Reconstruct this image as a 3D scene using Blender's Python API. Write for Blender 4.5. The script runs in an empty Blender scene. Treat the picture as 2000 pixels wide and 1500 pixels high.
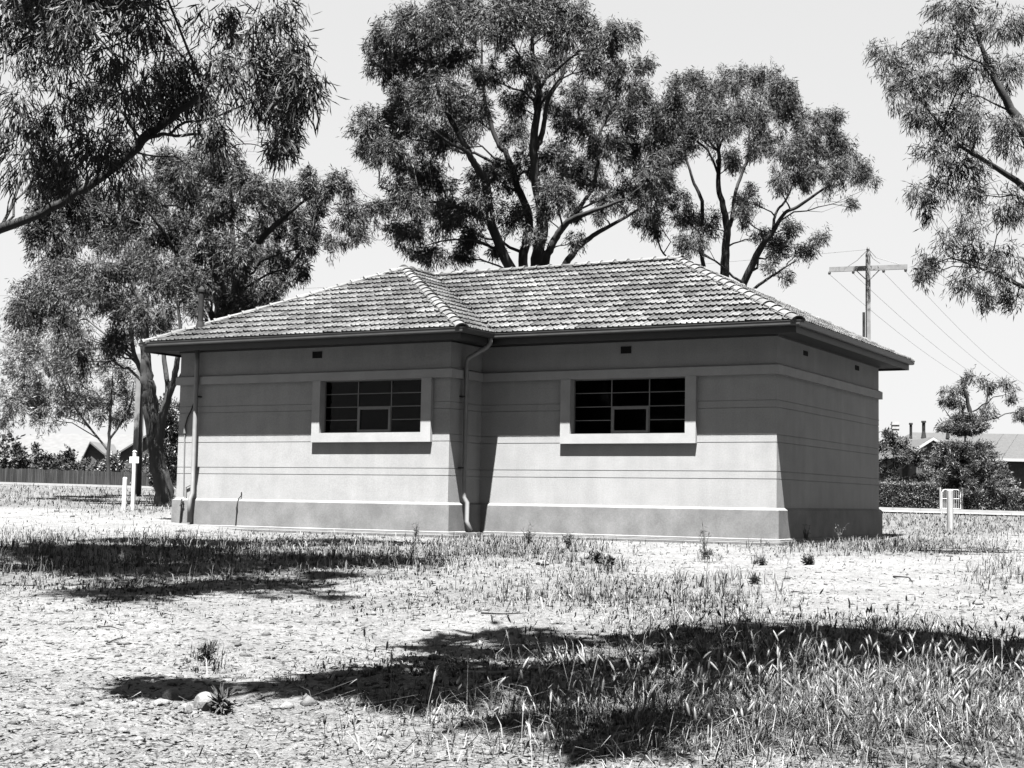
import bpy, math, random
import numpy as np
from mathutils import Vector, Matrix

# ------------------------------------------------------------------ camera
scene = bpy.context.scene
col = scene.collection
F, CX, CY = 2860.0, 1062.3, 742.0                  # focal length and centre, in units of a 2000 px wide picture
C0 = np.array([10.073, -28.986, 0.72])
RT = np.array([0.8815, 0.4719, 0.0158]); UP = np.array([0.0248, -0.0797, 0.9965]); FW = np.array([-0.4715, 0.8781, 0.0819])
FW /= np.linalg.norm(FW); RT -= FW * (RT @ FW); RT /= np.linalg.norm(RT); UP = np.cross(RT, FW)
cam_d = bpy.data.cameras.new('camera')
cam = bpy.data.objects.new('camera', cam_d); col.objects.link(cam)
cam.matrix_world = Matrix([[RT[0], UP[0], -FW[0], C0[0]], [RT[1], UP[1], -FW[1], C0[1]], [RT[2], UP[2], -FW[2], C0[2]], [0, 0, 0, 1]])
cam_d.sensor_width = 36; cam_d.sensor_fit = 'HORIZONTAL'
cam_d.lens = 36 * F / 2000
cam_d.shift_x = -(CX - 1000) / 2000
cam_d.shift_y = (CY - 750) / 2000
cam_d.clip_start = 0.05; cam_d.clip_end = 5000
scene.camera = cam

# ------------------------------------------------------------------ light
SUN = Vector((0.128, -0.332, 1.0)).normalized()
elev = math.asin(SUN.z); azim = math.atan2(SUN.x, SUN.y)
world = bpy.data.worlds.new('World'); scene.world = world; world.use_nodes = True
wn = world.node_tree.nodes; wl = world.node_tree.links
bg = wn['Background']
sky = wn.new('ShaderNodeTexSky'); sky.sky_type = 'NISHITA'; sky.sun_disc = False
sky.sun_elevation = elev; sky.sun_rotation = azim
sky.air_density = 1.0; sky.dust_density = 1.5; sky.ozone_density = 1.0; sky.altitude = 50
sep = wn.new('ShaderNodeSeparateColor'); wl.new(sky.outputs[0], sep.inputs[0])
cmb = wn.new('ShaderNodeCombineColor')
m1 = wn.new('ShaderNodeMath'); m1.operation = 'ADD'; m1.inputs[1].default_value = .35; wl.new(sep.outputs[0], m1.inputs[0])
m2 = wn.new('ShaderNodeMath'); m2.operation = 'DIVIDE'; wl.new(sep.outputs[0], m2.inputs[0]); wl.new(m1.outputs[0], m2.inputs[1])
m3 = wn.new('ShaderNodeMath'); m3.operation = 'MULTIPLY'; m3.inputs[1].default_value = 1.64; wl.new(m2.outputs[0], m3.inputs[0])
for i in range(3): wl.new(m3.outputs[0], cmb.inputs[i])       # hazy white summer sky as black and white film records it
wl.new(cmb.outputs[0], bg.inputs['Color']); bg.inputs['Strength'].default_value = 0.05
sl = bpy.data.lights.new('sun', 'SUN'); sl.energy = 5.0; sl.angle = math.radians(0.5); sl.color = (1, 0.995, 0.985)
so = bpy.data.objects.new('sun', sl); col.objects.link(so)
so.rotation_euler = SUN.to_track_quat('Z', 'Y').to_euler(); so.location = (0, -40, 60)
scene.view_settings.view_transform = 'Standard'; scene.view_settings.look = 'None'
scene.view_settings.exposure = 3.6; scene.view_settings.gamma = 1.0
scene.view_settings.use_curve_mapping = False
scene.render.engine = 'CYCLES'

# ------------------------------------------------------------------ helpers
rng = np.random.default_rng(62)
random.seed(62)
def ray(x, y): return FW + RT * (x - CX) / F - UP * (y - CY) / F
def at(x, y, d): return C0 + ray(x, y) * d                      # the point d metres ahead seen towards x, y
FH = np.array([FW[0], FW[1]]); FH /= np.linalg.norm(FH); RH = np.array([FH[1], -FH[0]])
def G(d, lat): return C0[:2] + FH * d + RH * lat
def proj(P):
    P = np.asarray(P, float); q = P - C0; z = q @ FW
    return CX + F * (q @ RT) / z, CY - F * (q @ UP) / z, z
def onX(x, y, X): r = ray(x, y); return C0 + r * (X - C0[0]) / r[0]
def onY(x, y, Y): r = ray(x, y); return C0 + r * (Y - C0[1]) / r[1]

_NC = {}
def vnoise(x, y, seed=0, n=256):
    if seed not in _NC: _NC[seed] = np.random.default_rng(seed).random((n, n))
    g = _NC[seed]
    xi = np.floor(x).astype(int); yi = np.floor(y).astype(int)
    fx = x - xi; fy = y - yi; fx = fx * fx * (3 - 2 * fx); fy = fy * fy * (3 - 2 * fy)
    a = g[xi % n, yi % n]; b = g[(xi + 1) % n, yi % n]; c = g[xi % n, (yi + 1) % n]; d = g[(xi + 1) % n, (yi + 1) % n]
    return (a * (1 - fx) + b * fx) * (1 - fy) + (c * (1 - fx) + d * fx) * fy
def fbm(x, y, seed=0, octv=4):
    s = 0; a = .5
    for k in range(octv): s = s + a * vnoise(x * 2 ** k, y * 2 ** k, seed + k); a *= .5
    return s

def terrain(x, y, fine=True):
    x = np.asarray(x, float); y = np.asarray(y, float)
    dx = x - C0[0]; dy = y - C0[1]
    d = dx * FH[0] + dy * FH[1]; lat = dx * RH[0] + dy * RH[1]
    latc = np.clip(lat, -40, 40); left = np.clip(-lat / 12, 0, 1)
    zf = .67 - .0128 * latc
    t = np.clip((d - (37 - 5 * left)) / 27, 0, 1) ** .8
    z = -.12 + t * (zf + .12)
    near = np.clip((24 - d) / 22, 0, 1)
    z = z - .24 * near * near * (3 - 2 * near)
    far = np.clip((d - 63) / 400, 0, 1)
    z = z - far * 1.5
    if fine:
        w = np.clip((34 - d) / 10, 0.15, 1)
        inb = (x > -15.8) & (x < .8) & (y > -2.3) & (y < 8.8)
        w = np.where(inb, 0, w)
        w = w * np.clip((-.8 - y) / 3, .1, 1)
        z = z + w * ((fbm(x * .5, y * .5, 3) - .47) * .16 + (fbm(x * 3, y * 3, 9) - .47) * .05)
    return z
def gz(x, y): return float(terrain(np.array([x]), np.array([y]))[0])
def ground_at(x, y):
    r = ray(x, y); t = 3.0 * 1.004 ** np.arange(1400); P = C0 + r * t[:, None]
    hit = np.nonzero(P[:, 2] < terrain(P[:, 0], P[:, 1]))[0]
    return P[hit[0]] if len(hit) else P[-1]

ROOT = {}
def tag(o, label=None, cat=None, group=None, kind=None):
    if label: o['label'] = label
    if cat: o['category'] = cat
    if group: o['group'] = group
    if kind: o['kind'] = kind
    return o
def empty(name, loc, label, cat, group=None):
    o = bpy.data.objects.new(name, None); col.objects.link(o); o.location = loc
    o.empty_display_size = .3
    ROOT[o.name] = np.array(loc, float)
    return tag(o, label, cat, group)
def link(name, me, parent=None, loc=None, base=None):
    o = bpy.data.objects.new(name, me); col.objects.link(o)
    if parent is not None:
        o.parent = parent; ROOT[o.name] = ROOT[parent.name]
    else:
        l = np.zeros(3) if loc is None else np.array(loc, float)
        o.location = l; ROOT[o.name] = l
    return o
class MB:
    def __init__(s): s.v = []; s.f = []; s.n = 0
    def add(s, v, f):
        v = np.asarray(v, float); s.v.append(v); s.f += [tuple(i + s.n for i in q) for q in f]; s.n += len(v); return s
    def box(s, x0, x1, y0, y1, z0, z1):
        v = [(x0, y0, z0), (x1, y0, z0), (x1, y1, z0), (x0, y1, z0), (x0, y0, z1), (x1, y0, z1), (x1, y1, z1), (x0, y1, z1)]
        return s.add(v, [(0, 3, 2, 1), (4, 5, 6, 7), (0, 1, 5, 4), (1, 2, 6, 5), (2, 3, 7, 6), (3, 0, 4, 7)])
    def obox(s, c, ax, ay, az):                                     # oriented box: centre and three half vectors
        c, ax, ay, az = [np.asarray(q, float) for q in (c, ax, ay, az)]
        v = [c + i * ax + j * ay + k * az for k in (-1, 1) for i, j in ((-1, -1), (1, -1), (1, 1), (-1, 1))]
        return s.add(v, [(0, 3, 2, 1), (4, 5, 6, 7), (0, 1, 5, 4), (1, 2, 6, 5), (2, 3, 7, 6), (3, 0, 4, 7)])
    def tube(s, pts, rad, seg=8, jit=0.0, caps=True):
        pts = np.asarray(pts, float); n = len(pts); rad = np.broadcast_to(rad, n)
        tg = np.gradient(pts, axis=0); tg /= np.linalg.norm(tg, axis=1)[:, None] + 1e-9
        up = np.array([0.3, 0.2, 1.0]) if abs(tg[0][2]) < .9 else np.array([1.0, 0.1, 0])
        a = np.cross(tg[0], up); a /= np.linalg.norm(a); vs = []
        ph = random.random() * 6
        for i in range(n):
            a = a - tg[i] * (a @ tg[i]); a /= np.linalg.norm(a); b = np.cross(tg[i], a)
            for k in range(seg):
                th = 2 * math.pi * k / seg
                r = rad[i] * (1 + jit * math.sin(3 * th + ph + i * .4) + jit * (random.random() - .5))
                vs.append(pts[i] + r * (math.cos(th) * a + math.sin(th) * b))
        f = [(i * seg + k, i * seg + (k + 1) % seg, (i + 1) * seg + (k + 1) % seg, (i + 1) * seg + k) for i in range(n - 1) for k in range(seg)]
        if caps: f += [tuple(range(seg))[::-1], tuple((n - 1) * seg + k for k in range(seg))]
        return s.add(vs, f)
    def build(s, name, mat, parent=None, loc=None, smooth=False, shade=None):
        me = bpy.data.meshes.new(name)
        v = np.concatenate(s.v) if s.v else np.zeros((0, 3))
        off = ROOT[parent.name] if parent is not None else (np.zeros(3) if loc is None else np.array(loc, float))
        me.from_pydata((v - off).tolist(), [], s.f)
        me.materials.append(mat)
        if smooth: me.polygons.foreach_set('use_smooth', [True] * len(me.polygons))
        if shade is not None: set_shade(me, shade, len(v))
        me.update()
        return link(name, me, parent, loc)
def set_shade(me, shade, n):
    at_ = me.attributes.new('shade', 'FLOAT', 'POINT')
    at_.data.foreach_set('value', np.broadcast_to(np.asarray(shade, np.float32), n).astype(np.float32).copy())
def fast_mesh(name, V, Fq, mat, parent=None, loc=None, shade=None, kind=None):
    """V (n,3), Fq (m,k) polygons of k corners, as one mesh"""
    off = ROOT[parent.name] if parent is not None else (np.zeros(3) if loc is None else np.array(loc, float))
    me = bpy.data.meshes.new(name); V = (V - off).astype(np.float32); m, k = Fq.shape
    me.vertices.add(len(V)); me.vertices.foreach_set('co', V.ravel())
    me.loops.add(m * k); me.loops.foreach_set('vertex_index', Fq.astype(np.int32).ravel())
    me.polygons.add(m); me.polygons.foreach_set('loop_start', np.arange(0, m * k, k, dtype=np.int32))
    me.update(calc_edges=True)
    me.materials.append(mat)
    if shade is not None: set_shade(me, shade, len(V))
    o = link(name, me, parent, loc)
    if kind: o['kind'] = kind
    return o

# ------------------------------------------------------------------ materials
def gmat(name, c, rough=.9, spec=.2, noise=0.0, nscale=4.0, detail=6, bump=0.0, bscale=60.0, shade=False, metal=0.0, noise2=0.0, n2scale=.6, stretch=None, speck=0.0, streak=0):
    c = c * .39
    m = bpy.data.materials.new(name); m.use_nodes = True; nt = m.node_tree; N = nt.nodes; L = nt.links
    b = N['Principled BSDF']; b.inputs['Roughness'].default_value = rough; b.inputs['Specular IOR Level'].default_value = spec
    b.inputs['Metallic'].default_value = metal
    b.inputs['Base Color'].default_value = (c, c, c, 1)
    geo = N.new('ShaderNodeNewGeometry'); vec = geo.outputs['Position']
    if stretch:
        mp = N.new('ShaderNodeMapping'); mp.inputs['Scale'].default_value = stretch; L.new(vec, mp.inputs['Vector']); vec = mp.outputs[0]
    val = None
    def mul(a, bb):
        q = N.new('ShaderNodeMath'); q.operation = 'MULTIPLY'
        if a is None: return bb
        L.new(a, q.inputs[0]); L.new(bb, q.inputs[1]); return q.outputs[0]
    def layer(sc, amt, dt, v, lo=.3, hi=.7):
        t = N.new('ShaderNodeTexNoise'); t.inputs['Scale'].default_value = sc; t.inputs['Detail'].default_value = dt; L.new(v, t.inputs['Vector'])
        r = N.new('ShaderNodeMapRange'); r.inputs['From Min'].default_value = lo; r.inputs['From Max'].default_value = hi
        r.inputs['To Min'].default_value = 1 - amt; r.inputs['To Max'].default_value = 1 + amt
        L.new(t.outputs['Fac'], r.inputs['Value']); return r.outputs[0]
    if noise: val = mul(val, layer(nscale, noise, detail, vec))
    if noise2: val = mul(val, layer(n2scale, noise2, 4, vec))
    if streak:
        mp2 = N.new('ShaderNodeMapping'); mp2.inputs['Scale'].default_value = (5, 5, .35); L.new(geo.outputs['Position'], mp2.inputs['Vector']); val = mul(val, layer(1.0, streak, 5, mp2.outputs[0], .35, .65))
    if speck: val = mul(val, layer(nscale * 14, speck, 2, geo.outputs['Position']))
    if shade:
        a = N.new('ShaderNodeAttribute'); a.attribute_name = 'shade'; val = mul(val, a.outputs['Fac'])
    if val is not None:
        q = N.new('ShaderNodeMath'); q.operation = 'MULTIPLY'; q.inputs[1].default_value = c; L.new(val, q.inputs[0])
        cc = N.new('ShaderNodeCombineColor')
        for i in range(3): L.new(q.outputs[0], cc.inputs[i])
        L.new(cc.outputs[0], b.inputs['Base Color'])
    if bump:
        t = N.new('ShaderNodeTexNoise'); t.inputs['Scale'].default_value = bscale; t.inputs['Detail'].default_value = 8; t.inputs['Roughness'].default_value = .65
        L.new(vec, t.inputs['Vector']); bp = N.new('ShaderNodeBump'); bp.inputs['Strength'].default_value = 1; bp.inputs['Distance'].default_value = bump
        L.new(t.outputs['Fac'], bp.inputs['Height']); L.new(bp.outputs[0], b.inputs['Normal'])
    return m
M = {}
M['render'] = gmat('stucco_wall', .305, .95, .1, noise=.07, nscale=2.2, noise2=.05, n2scale=.7, bump=.004, bscale=70, speck=.08, streak=.035)
M['plinth'] = gmat('stucco_plinth', .18, .95, .1, noise=.16, nscale=2.5, noise2=.12, n2scale=.8, bump=.005, bscale=60, speck=.1, streak=.035)
M['trim'] = gmat('cement_trim', .33, .9, .15, noise=.08, nscale=3, bump=.002, bscale=90, speck=.05)
M['footing'] = gmat('concrete_footing', .13, .9, .2, noise=.2, nscale=3, bump=.006, bscale=40, speck=.15)
M['tile'] = gmat('terracotta_tile', .088, .85, .25, noise=.22, nscale=9, noise2=.2, n2scale=1.2, bump=.002, bscale=120, shade=True, speck=.2)
M['cap'] = gmat('ridge_cap_tile', .102, .85, .25, noise=.2, nscale=8, bump=.003, bscale=90, shade=True, speck=.2)
M['mortar'] = gmat('bedding_mortar', .11, .95, .1, noise=.3, nscale=14, bump=.01, bscale=50)
M['deck'] = gmat('roof_underlay', .03, .95, .1)
M['gutter'] = gmat('painted_gutter', .055, .5, .4, noise=.2, nscale=3)
M['fascia'] = gmat('painted_fascia', .022, .6, .3, noise=.2, nscale=3)
M['soffit'] = gmat('soffit_sheet', .04, .8, .2, noise=.1, nscale=2)
M['pipe'] = gmat('painted_pipe', .17, .5, .4, noise=.12, nscale=6)
M['rust'] = gmat('dark_metal', .03, .8, .06, noise=.3, nscale=8)
M['steel'] = gmat('grey_steel_frame', .13, .5, .4, noise=.15, nscale=10)
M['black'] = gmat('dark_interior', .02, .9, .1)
M['leaf'] = gmat('gum_leaf', .04, .6, .12, shade=True)
M['leaf_near'] = gmat('gum_leaf_near', .033, .6, .15, shade=True)
M['leaf_pale'] = gmat('pale_leaf', .085, .6, .3, shade=True)
M['leaf_dark'] = gmat('dark_leaf', .035, .5, .4, shade=True)
M['bark'] = gmat('gum_bark', .03, .9, .1, noise=.6, nscale=2.0, bump=.03, bscale=12, stretch=(1, 1, .25), noise2=.5, n2scale=.9)
M['bark_pale'] = gmat('pale_gum_bark', .05, .85, .15, noise=.6, nscale=1.4, bump=.02, bscale=10, stretch=(1, 1, .2), noise2=.4)
M['grass'] = gmat('mixed_grass', .085, .8, .12, shade=True)
M['stone'] = gmat('limestone', .12, .9, .2, noise=.2, nscale=12, bump=.006, bscale=45, shade=True, speck=.2)
M['litter'] = gmat('leaf_litter', .06, .8, .2, shade=True)
M['wood_white'] = gmat('white_painted_wood', .6, .6, .3, noise=.1, nscale=6)
M['wood_grey'] = gmat('weathered_wood', .3, .85, .15, noise=.35, nscale=3, stretch=(4, 4, .4), bump=.006, bscale=30)
M['paling'] = gmat('paling_timber', .04, .9, .1, noise=.4, nscale=4, stretch=(5, 5, .3), shade=True)
M['asphalt'] = gmat('asphalt', .16, .85, .2, noise=.15, nscale=3, bump=.003, bscale=90)
M['kerb'] = gmat('kerb_concrete', .3, .9, .2, noise=.1, nscale=3)
M['concrete'] = gmat('pole_concrete', .03, .9, .2, noise=.25, nscale=3)
M['pole_steel'] = gmat('pole_steel', .16, .6, .35, noise=.25, nscale=5)
M['wire'] = gmat('wire', .06, .5, .4)
M['porcelain'] = gmat('insulator', .05, .2, .5)
M['house_roof'] = gmat('house_roof_tile', .055, .85, .2, noise=.15, nscale=6, bump=.02, bscale=9, speck=.3)
M['house_roof_pale'] = gmat('pale_iron_roof', .08, .7, .3, noise=.15, nscale=3)
M['house_wall'] = gmat('house_brick', .07, .9, .15, noise=.25, nscale=8)
M['house_cream'] = gmat('cream_brick', .33, .9, .15, noise=.15, nscale=5)
M['barge'] = gmat('white_bargeboard', .35, .6, .3)
M['hedge'] = gmat('hedge_leaf', .04, .6, .35, shade=True)
M['pine'] = gmat('pine_needle', .04, .6, .3, shade=True)
# ground: pale stony soil, darker where it is weedy
def ground_mat():
    m = bpy.data.materials.new('stony_soil'); m.use_nodes = True; nt = m.node_tree; N = nt.nodes; L = nt.links
    b = N['Principled BSDF']; b.inputs['Roughness'].default_value = .95; b.inputs['Specular IOR Level'].default_value = .1
    g = N.new('ShaderNodeNewGeometry')
    def noise(sc, dt, ro=.6):
        t = N.new('ShaderNodeTexNoise'); t.inputs['Scale'].default_value = sc; t.inputs['Detail'].default_value = dt; t.inputs['Roughness'].default_value = ro
        L.new(g.outputs['Position'], t.inputs['Vector']); return t.outputs['Fac']
    def rmap(s, a, bb, c, d):
        r = N.new('ShaderNodeMapRange'); r.inputs['From Min'].default_value = a; r.inputs['From Max'].default_value = bb
        r.inputs['To Min'].default_value = c; r.inputs['To Max'].default_value = d; L.new(s, r.inputs['Value']); return r.outputs[0]
    def mul(a, bb):
        q = N.new('ShaderNodeMath'); q.operation = 'MULTIPLY'; L.new(a, q.inputs[0]); L.new(bb, q.inputs[1]); return q.outputs[0]
    v = rmap(noise(1.1, 8), .3, .7, .053, .082)
    v = mul(v, rmap(noise(16, 6, .7), .35, .62, .62, 1.12))
    v = mul(v, rmap(noise(75, 4, .7), .36, .56, .6, 1.1))
    a = N.new('ShaderNodeAttribute'); a.attribute_name = 'shade'
    v = mul(v, a.outputs['Fac'])
    cc = N.new('ShaderNodeCombineColor')
    for i in range(3): L.new(v, cc.inputs[i])
    L.new(cc.outputs[0], b.inputs['Base Color'])
    bp = N.new('ShaderNodeBump'); bp.inputs['Strength'].default_value = 1; bp.inputs['Distance'].default_value = .03
    L.new(noise(22, 9, .72), bp.inputs['Height']); L.new(bp.outputs[0], b.inputs['Normal'])
    return m
M['ground'] = ground_mat()
# glass: thin pane, partly mirror
gm = bpy.data.materials.new('window_glass'); gm.use_nodes = True; nt = gm.node_tree; N = nt.nodes; L = nt.links
for n in list(N):
    if n.type != 'OUTPUT_MATERIAL': N.remove(n)
tr = N.new('ShaderNodeBsdfTransparent'); tr.inputs[0].default_value = (.35, .35, .35, 1)
gl = N.new('ShaderNodeBsdfGlossy'); gl.inputs['Roughness'].default_value = .04; gl.inputs[0].default_value = (.22, .22, .22, 1)
fr = N.new('ShaderNodeFresnel'); fr.inputs[0].default_value = 1.45; mx = N.new('ShaderNodeMixShader')
L.new(fr.outputs[0], mx.inputs[0]); L.new(tr.outputs[0], mx.inputs[1]); L.new(gl.outputs[0], mx.inputs[2])
L.new(mx.outputs[0], [n for n in N if n.type == 'OUTPUT_MATERIAL'][0].inputs[0])
M['glass'] = gm

# ------------------------------------------------------------------ ground density maps (weed, grass) in picture terms, used for soil tint and planting
def blob(x, y, cx, cy, rx, ry): return np.exp(-(((x - cx) / rx) ** 2 + ((y - cy) / ry) ** 2) * 1.2)
def weed_density(X, Y):
    """0..1 cover of low weeds at ground points"""
    P = np.stack([X, Y, terrain(X, Y, False)], -1); x, y, z = proj(P)
    ok = z > 1
    d = np.zeros_like(X)
    for cx, cy, rx, ry, a in ((520, 1095, 420, 55, 1.0), (250, 1140, 160, 45, .8), (980, 1075, 170, 30, .9), (1150, 1165, 260, 38, .75), (800, 1165, 200, 40, .45), (1330, 1185, 200, 35, .6),
                              (1350, 1290, 400, 60, .8), (1750, 1300, 350, 80, 1.0), (1700, 1062, 230, 22, 1.0), (1850, 1035, 140, 22, .9), (260, 985, 130, 24, .8), (900, 1320, 260, 45, .6), (1180, 1105, 60, 14, .8),
                              (400, 1290, 60, 25, .3), (1500, 1400, 500, 60, .9), (1900, 1150, 90, 25, .2), (100, 1100, 200, 60, .7)):
        d = np.maximum(d, a * blob(x, y, cx, cy, rx, ry))
    d = np.where(ok, d, .5)
    far = z > 41
    d = np.where(far, .75, d)
    n = fbm(X * 1.3, Y * 1.3, 21)
    return np.clip(d * (0.35 + 1.5 * n) , 0, 1)

# ------------------------------------------------------------------ setting
def make_ground():
    fine = np.concatenate([np.arange(3, 13, .07), 13 + np.cumsum(np.linspace(.08, .35, 110))])
    d = np.concatenate([[-900, -300, -100, -40, -20, -10, -5, -2, 0, 1, 2], fine, fine[-1] + np.cumsum(np.geomspace(.5, 160, 60))])
    half = np.concatenate([np.arange(0, 4.5, .07), 4.5 + np.cumsum(np.geomspace(.1, .4, 50)), ])
    half = np.concatenate([half, half[-1] + np.cumsum(np.geomspace(.5, 240, 45))])
    lat = np.concatenate([-half[:0:-1], half])
    D, La = np.meshgrid(d, lat, indexing='ij')
    X = C0[0] + FH[0] * D + RH[0] * La; Y = C0[1] + FH[1] * D + RH[1] * La
    Z = terrain(X, Y); nearw = np.clip((16 - D) / 6, 0, 1) * (D > 2)
    Z = Z + nearw * (fbm(X * 9, Y * 9, 31) - .47) * .035
    V = np.stack([X, Y, Z], -1).reshape(-1, 3); n0, n1 = D.shape
    i = np.arange(n0 - 1)[:, None] * n1 + np.arange(n1 - 1)[None, :]
    Fq = np.stack([i, i + n1, i + n1 + 1, i + 1], -1).reshape(-1, 4)[:, ::-1]
    w = weed_density(X.ravel(), Y.ravel())
    sh = 1 - .45 * np.clip(w, 0, 1)
    o = fast_mesh('ground', V, Fq, M['ground'], shade=sh); o['kind'] = 'structure'
    o.data.polygons.foreach_set('use_smooth', [True] * len(o.data.polygons))
    return o
make_ground()

def strip(name, d0, d1, zoff, mat, lat0=-220, lat1=220, thick=None, n=60):
    la = np.linspace(lat0, lat1, n); v = []
    for d in (d0, d1):
        for l in la:
            p = G(d, l); z = float(terrain(np.array([p[0]]), np.array([p[1]]), False)[0]) + zoff; v.append((p[0], p[1], z))
    v = np.array(v); f = [(i, i + 1, n + i + 1, n + i) for i in range(n - 1)]
    mb = MB(); mb.add(v, f)
    if thick:
        lo = v - [0, 0, thick]; k = len(v); mb.add(np.concatenate([v, lo]), [(i + k, i + 1 + k, i + 1, i) for i in range(n - 1)])
    o = mb.build(name, mat); o['kind'] = 'structure'; return o
strip('road', 60, 66.5, .06, M['asphalt'])
strip('kerb', 66.6, 66.9, .19, M['kerb'], thick=.4)
strip('footpath', 66.9, 69.0, .185, M['kerb'])

# ------------------------------------------------------------------ the pumping station
XL, XW, DW, DD = -14.976, -7.113, 1.373, 7.80
POLY = [(XL, -DW), (XW, -DW), (XW, 0.0), (0.0, 0.0), (0.0, DD), (XL, DD)]      # anticlockwise seen from above
st = empty('pumping_station', (-7, 0, 0), 'low rendered pumping station with tiled hip roof and two wide windows', 'building')
def edge_frames(poly):
    n = len(poly); out = []
    for i in range(n):
        a = np.array(poly[i]); b = np.array(poly[(i + 1) % n]); t = (b - a) / np.linalg.norm(b - a)
        out.append((a, b, t, np.array([t[1], -t[0]])))
    return out
EF = edge_frames(POLY)
def mitre(i, end):
    """+1 where offsetting outwards lengthens the edge at this end"""
    j = (i + 1) % len(POLY) if end else (i - 1) % len(POLY)
    t0 = EF[j][2] if not end else EF[i][2]; t1 = EF[i][2] if not end else EF[j][2]
    return 1 if t0[0] * t1[1] - t0[1] * t1[0] > 0 else -1
def sweep(mb, prof, edges=None, holes={}):
    """vertical profile [(offset, z)] swept round the plan with mitred corners; holes[i]=[(s0,s1,z0,z1)]"""
    for i, (a, b, t, nrm) in enumerate(EF):
        if edges is not None and i not in edges: continue
        Ln = np.linalg.norm(b - a); m0 = mitre(i, False); m1 = mitre(i, True)
        hs = holes.get(i, []); brk = sorted({0.0, Ln} | {h[0] for h in hs} | {h[1] for h in hs})
        for k in range(len(prof) - 1):
            (o0, z0), (o1, z1) = prof[k], prof[k + 1]
            for s0, s1 in zip(brk[:-1], brk[1:]):
                if any(h[0] - 1e-4 <= s0 and s1 <= h[1] + 1e-4 and min(z0, z1) >= h[2] - 1e-4 and max(z0, z1) <= h[3] + 1e-4 for h in hs): continue
                def P(s, o, z):
                    ss = s + (-m0 * o if s == 0 else 0) + (m1 * o if s == Ln else 0)
                    q = a + t * ss + nrm * o; return (q[0], q[1], z)
                mb.add([P(s0, o0, z0), P(s1, o0, z0), P(s1, o1, z1), P(s0, o1, z1)], [(0, 1, 2, 3)])
WZ0, WZ1 = 2.195, 3.412
wins = [(0, -10.62, -7.82, -DW, -10.842, -7.556), (2, -4.775, -2.017, 0.0, -5.016, -1.77)]   # edge, inner x, plane, outer x
holes = {0: [(-10.62 - XL, -7.82 - XL, WZ0, WZ1)], 2: [(-4.775 - XW, -2.017 - XW, WZ0, WZ1)]}
gp = .011
def groove(z): return [(0, z - .009), (-gp, z - .007), (-gp, z + .007), (0, z + .009)]
prof = [(0, .637)]
for z in (1.232, 1.391, 1.995, 2.155): prof += groove(z)
prof += [(0, WZ0)]
for z in (2.722, 2.876): prof += groove(z)
prof += [(0, WZ1), (0, 4.24)]
mb = MB(); sweep(mb, prof, holes=holes)
wall = mb.build('wall', M['render'], st)
mb = MB(); sweep(mb, [(.115, -.4), (.115, -.015), (.07, .0), (.07, .585), (0, .638)]); mb.build('plinth', M['plinth'], st)
mb = MB(); sweep(mb, [(.145, -.4), (.145, -.05), (.113, -.045)]); mb.build('footing', M['footing'], st)
mb = MB(); sweep(mb, [(0, 3.414), (.08, 3.414), (.08, 3.60), (0, 3.642)]); mb.build('belt_course', M['trim'], st)
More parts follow.
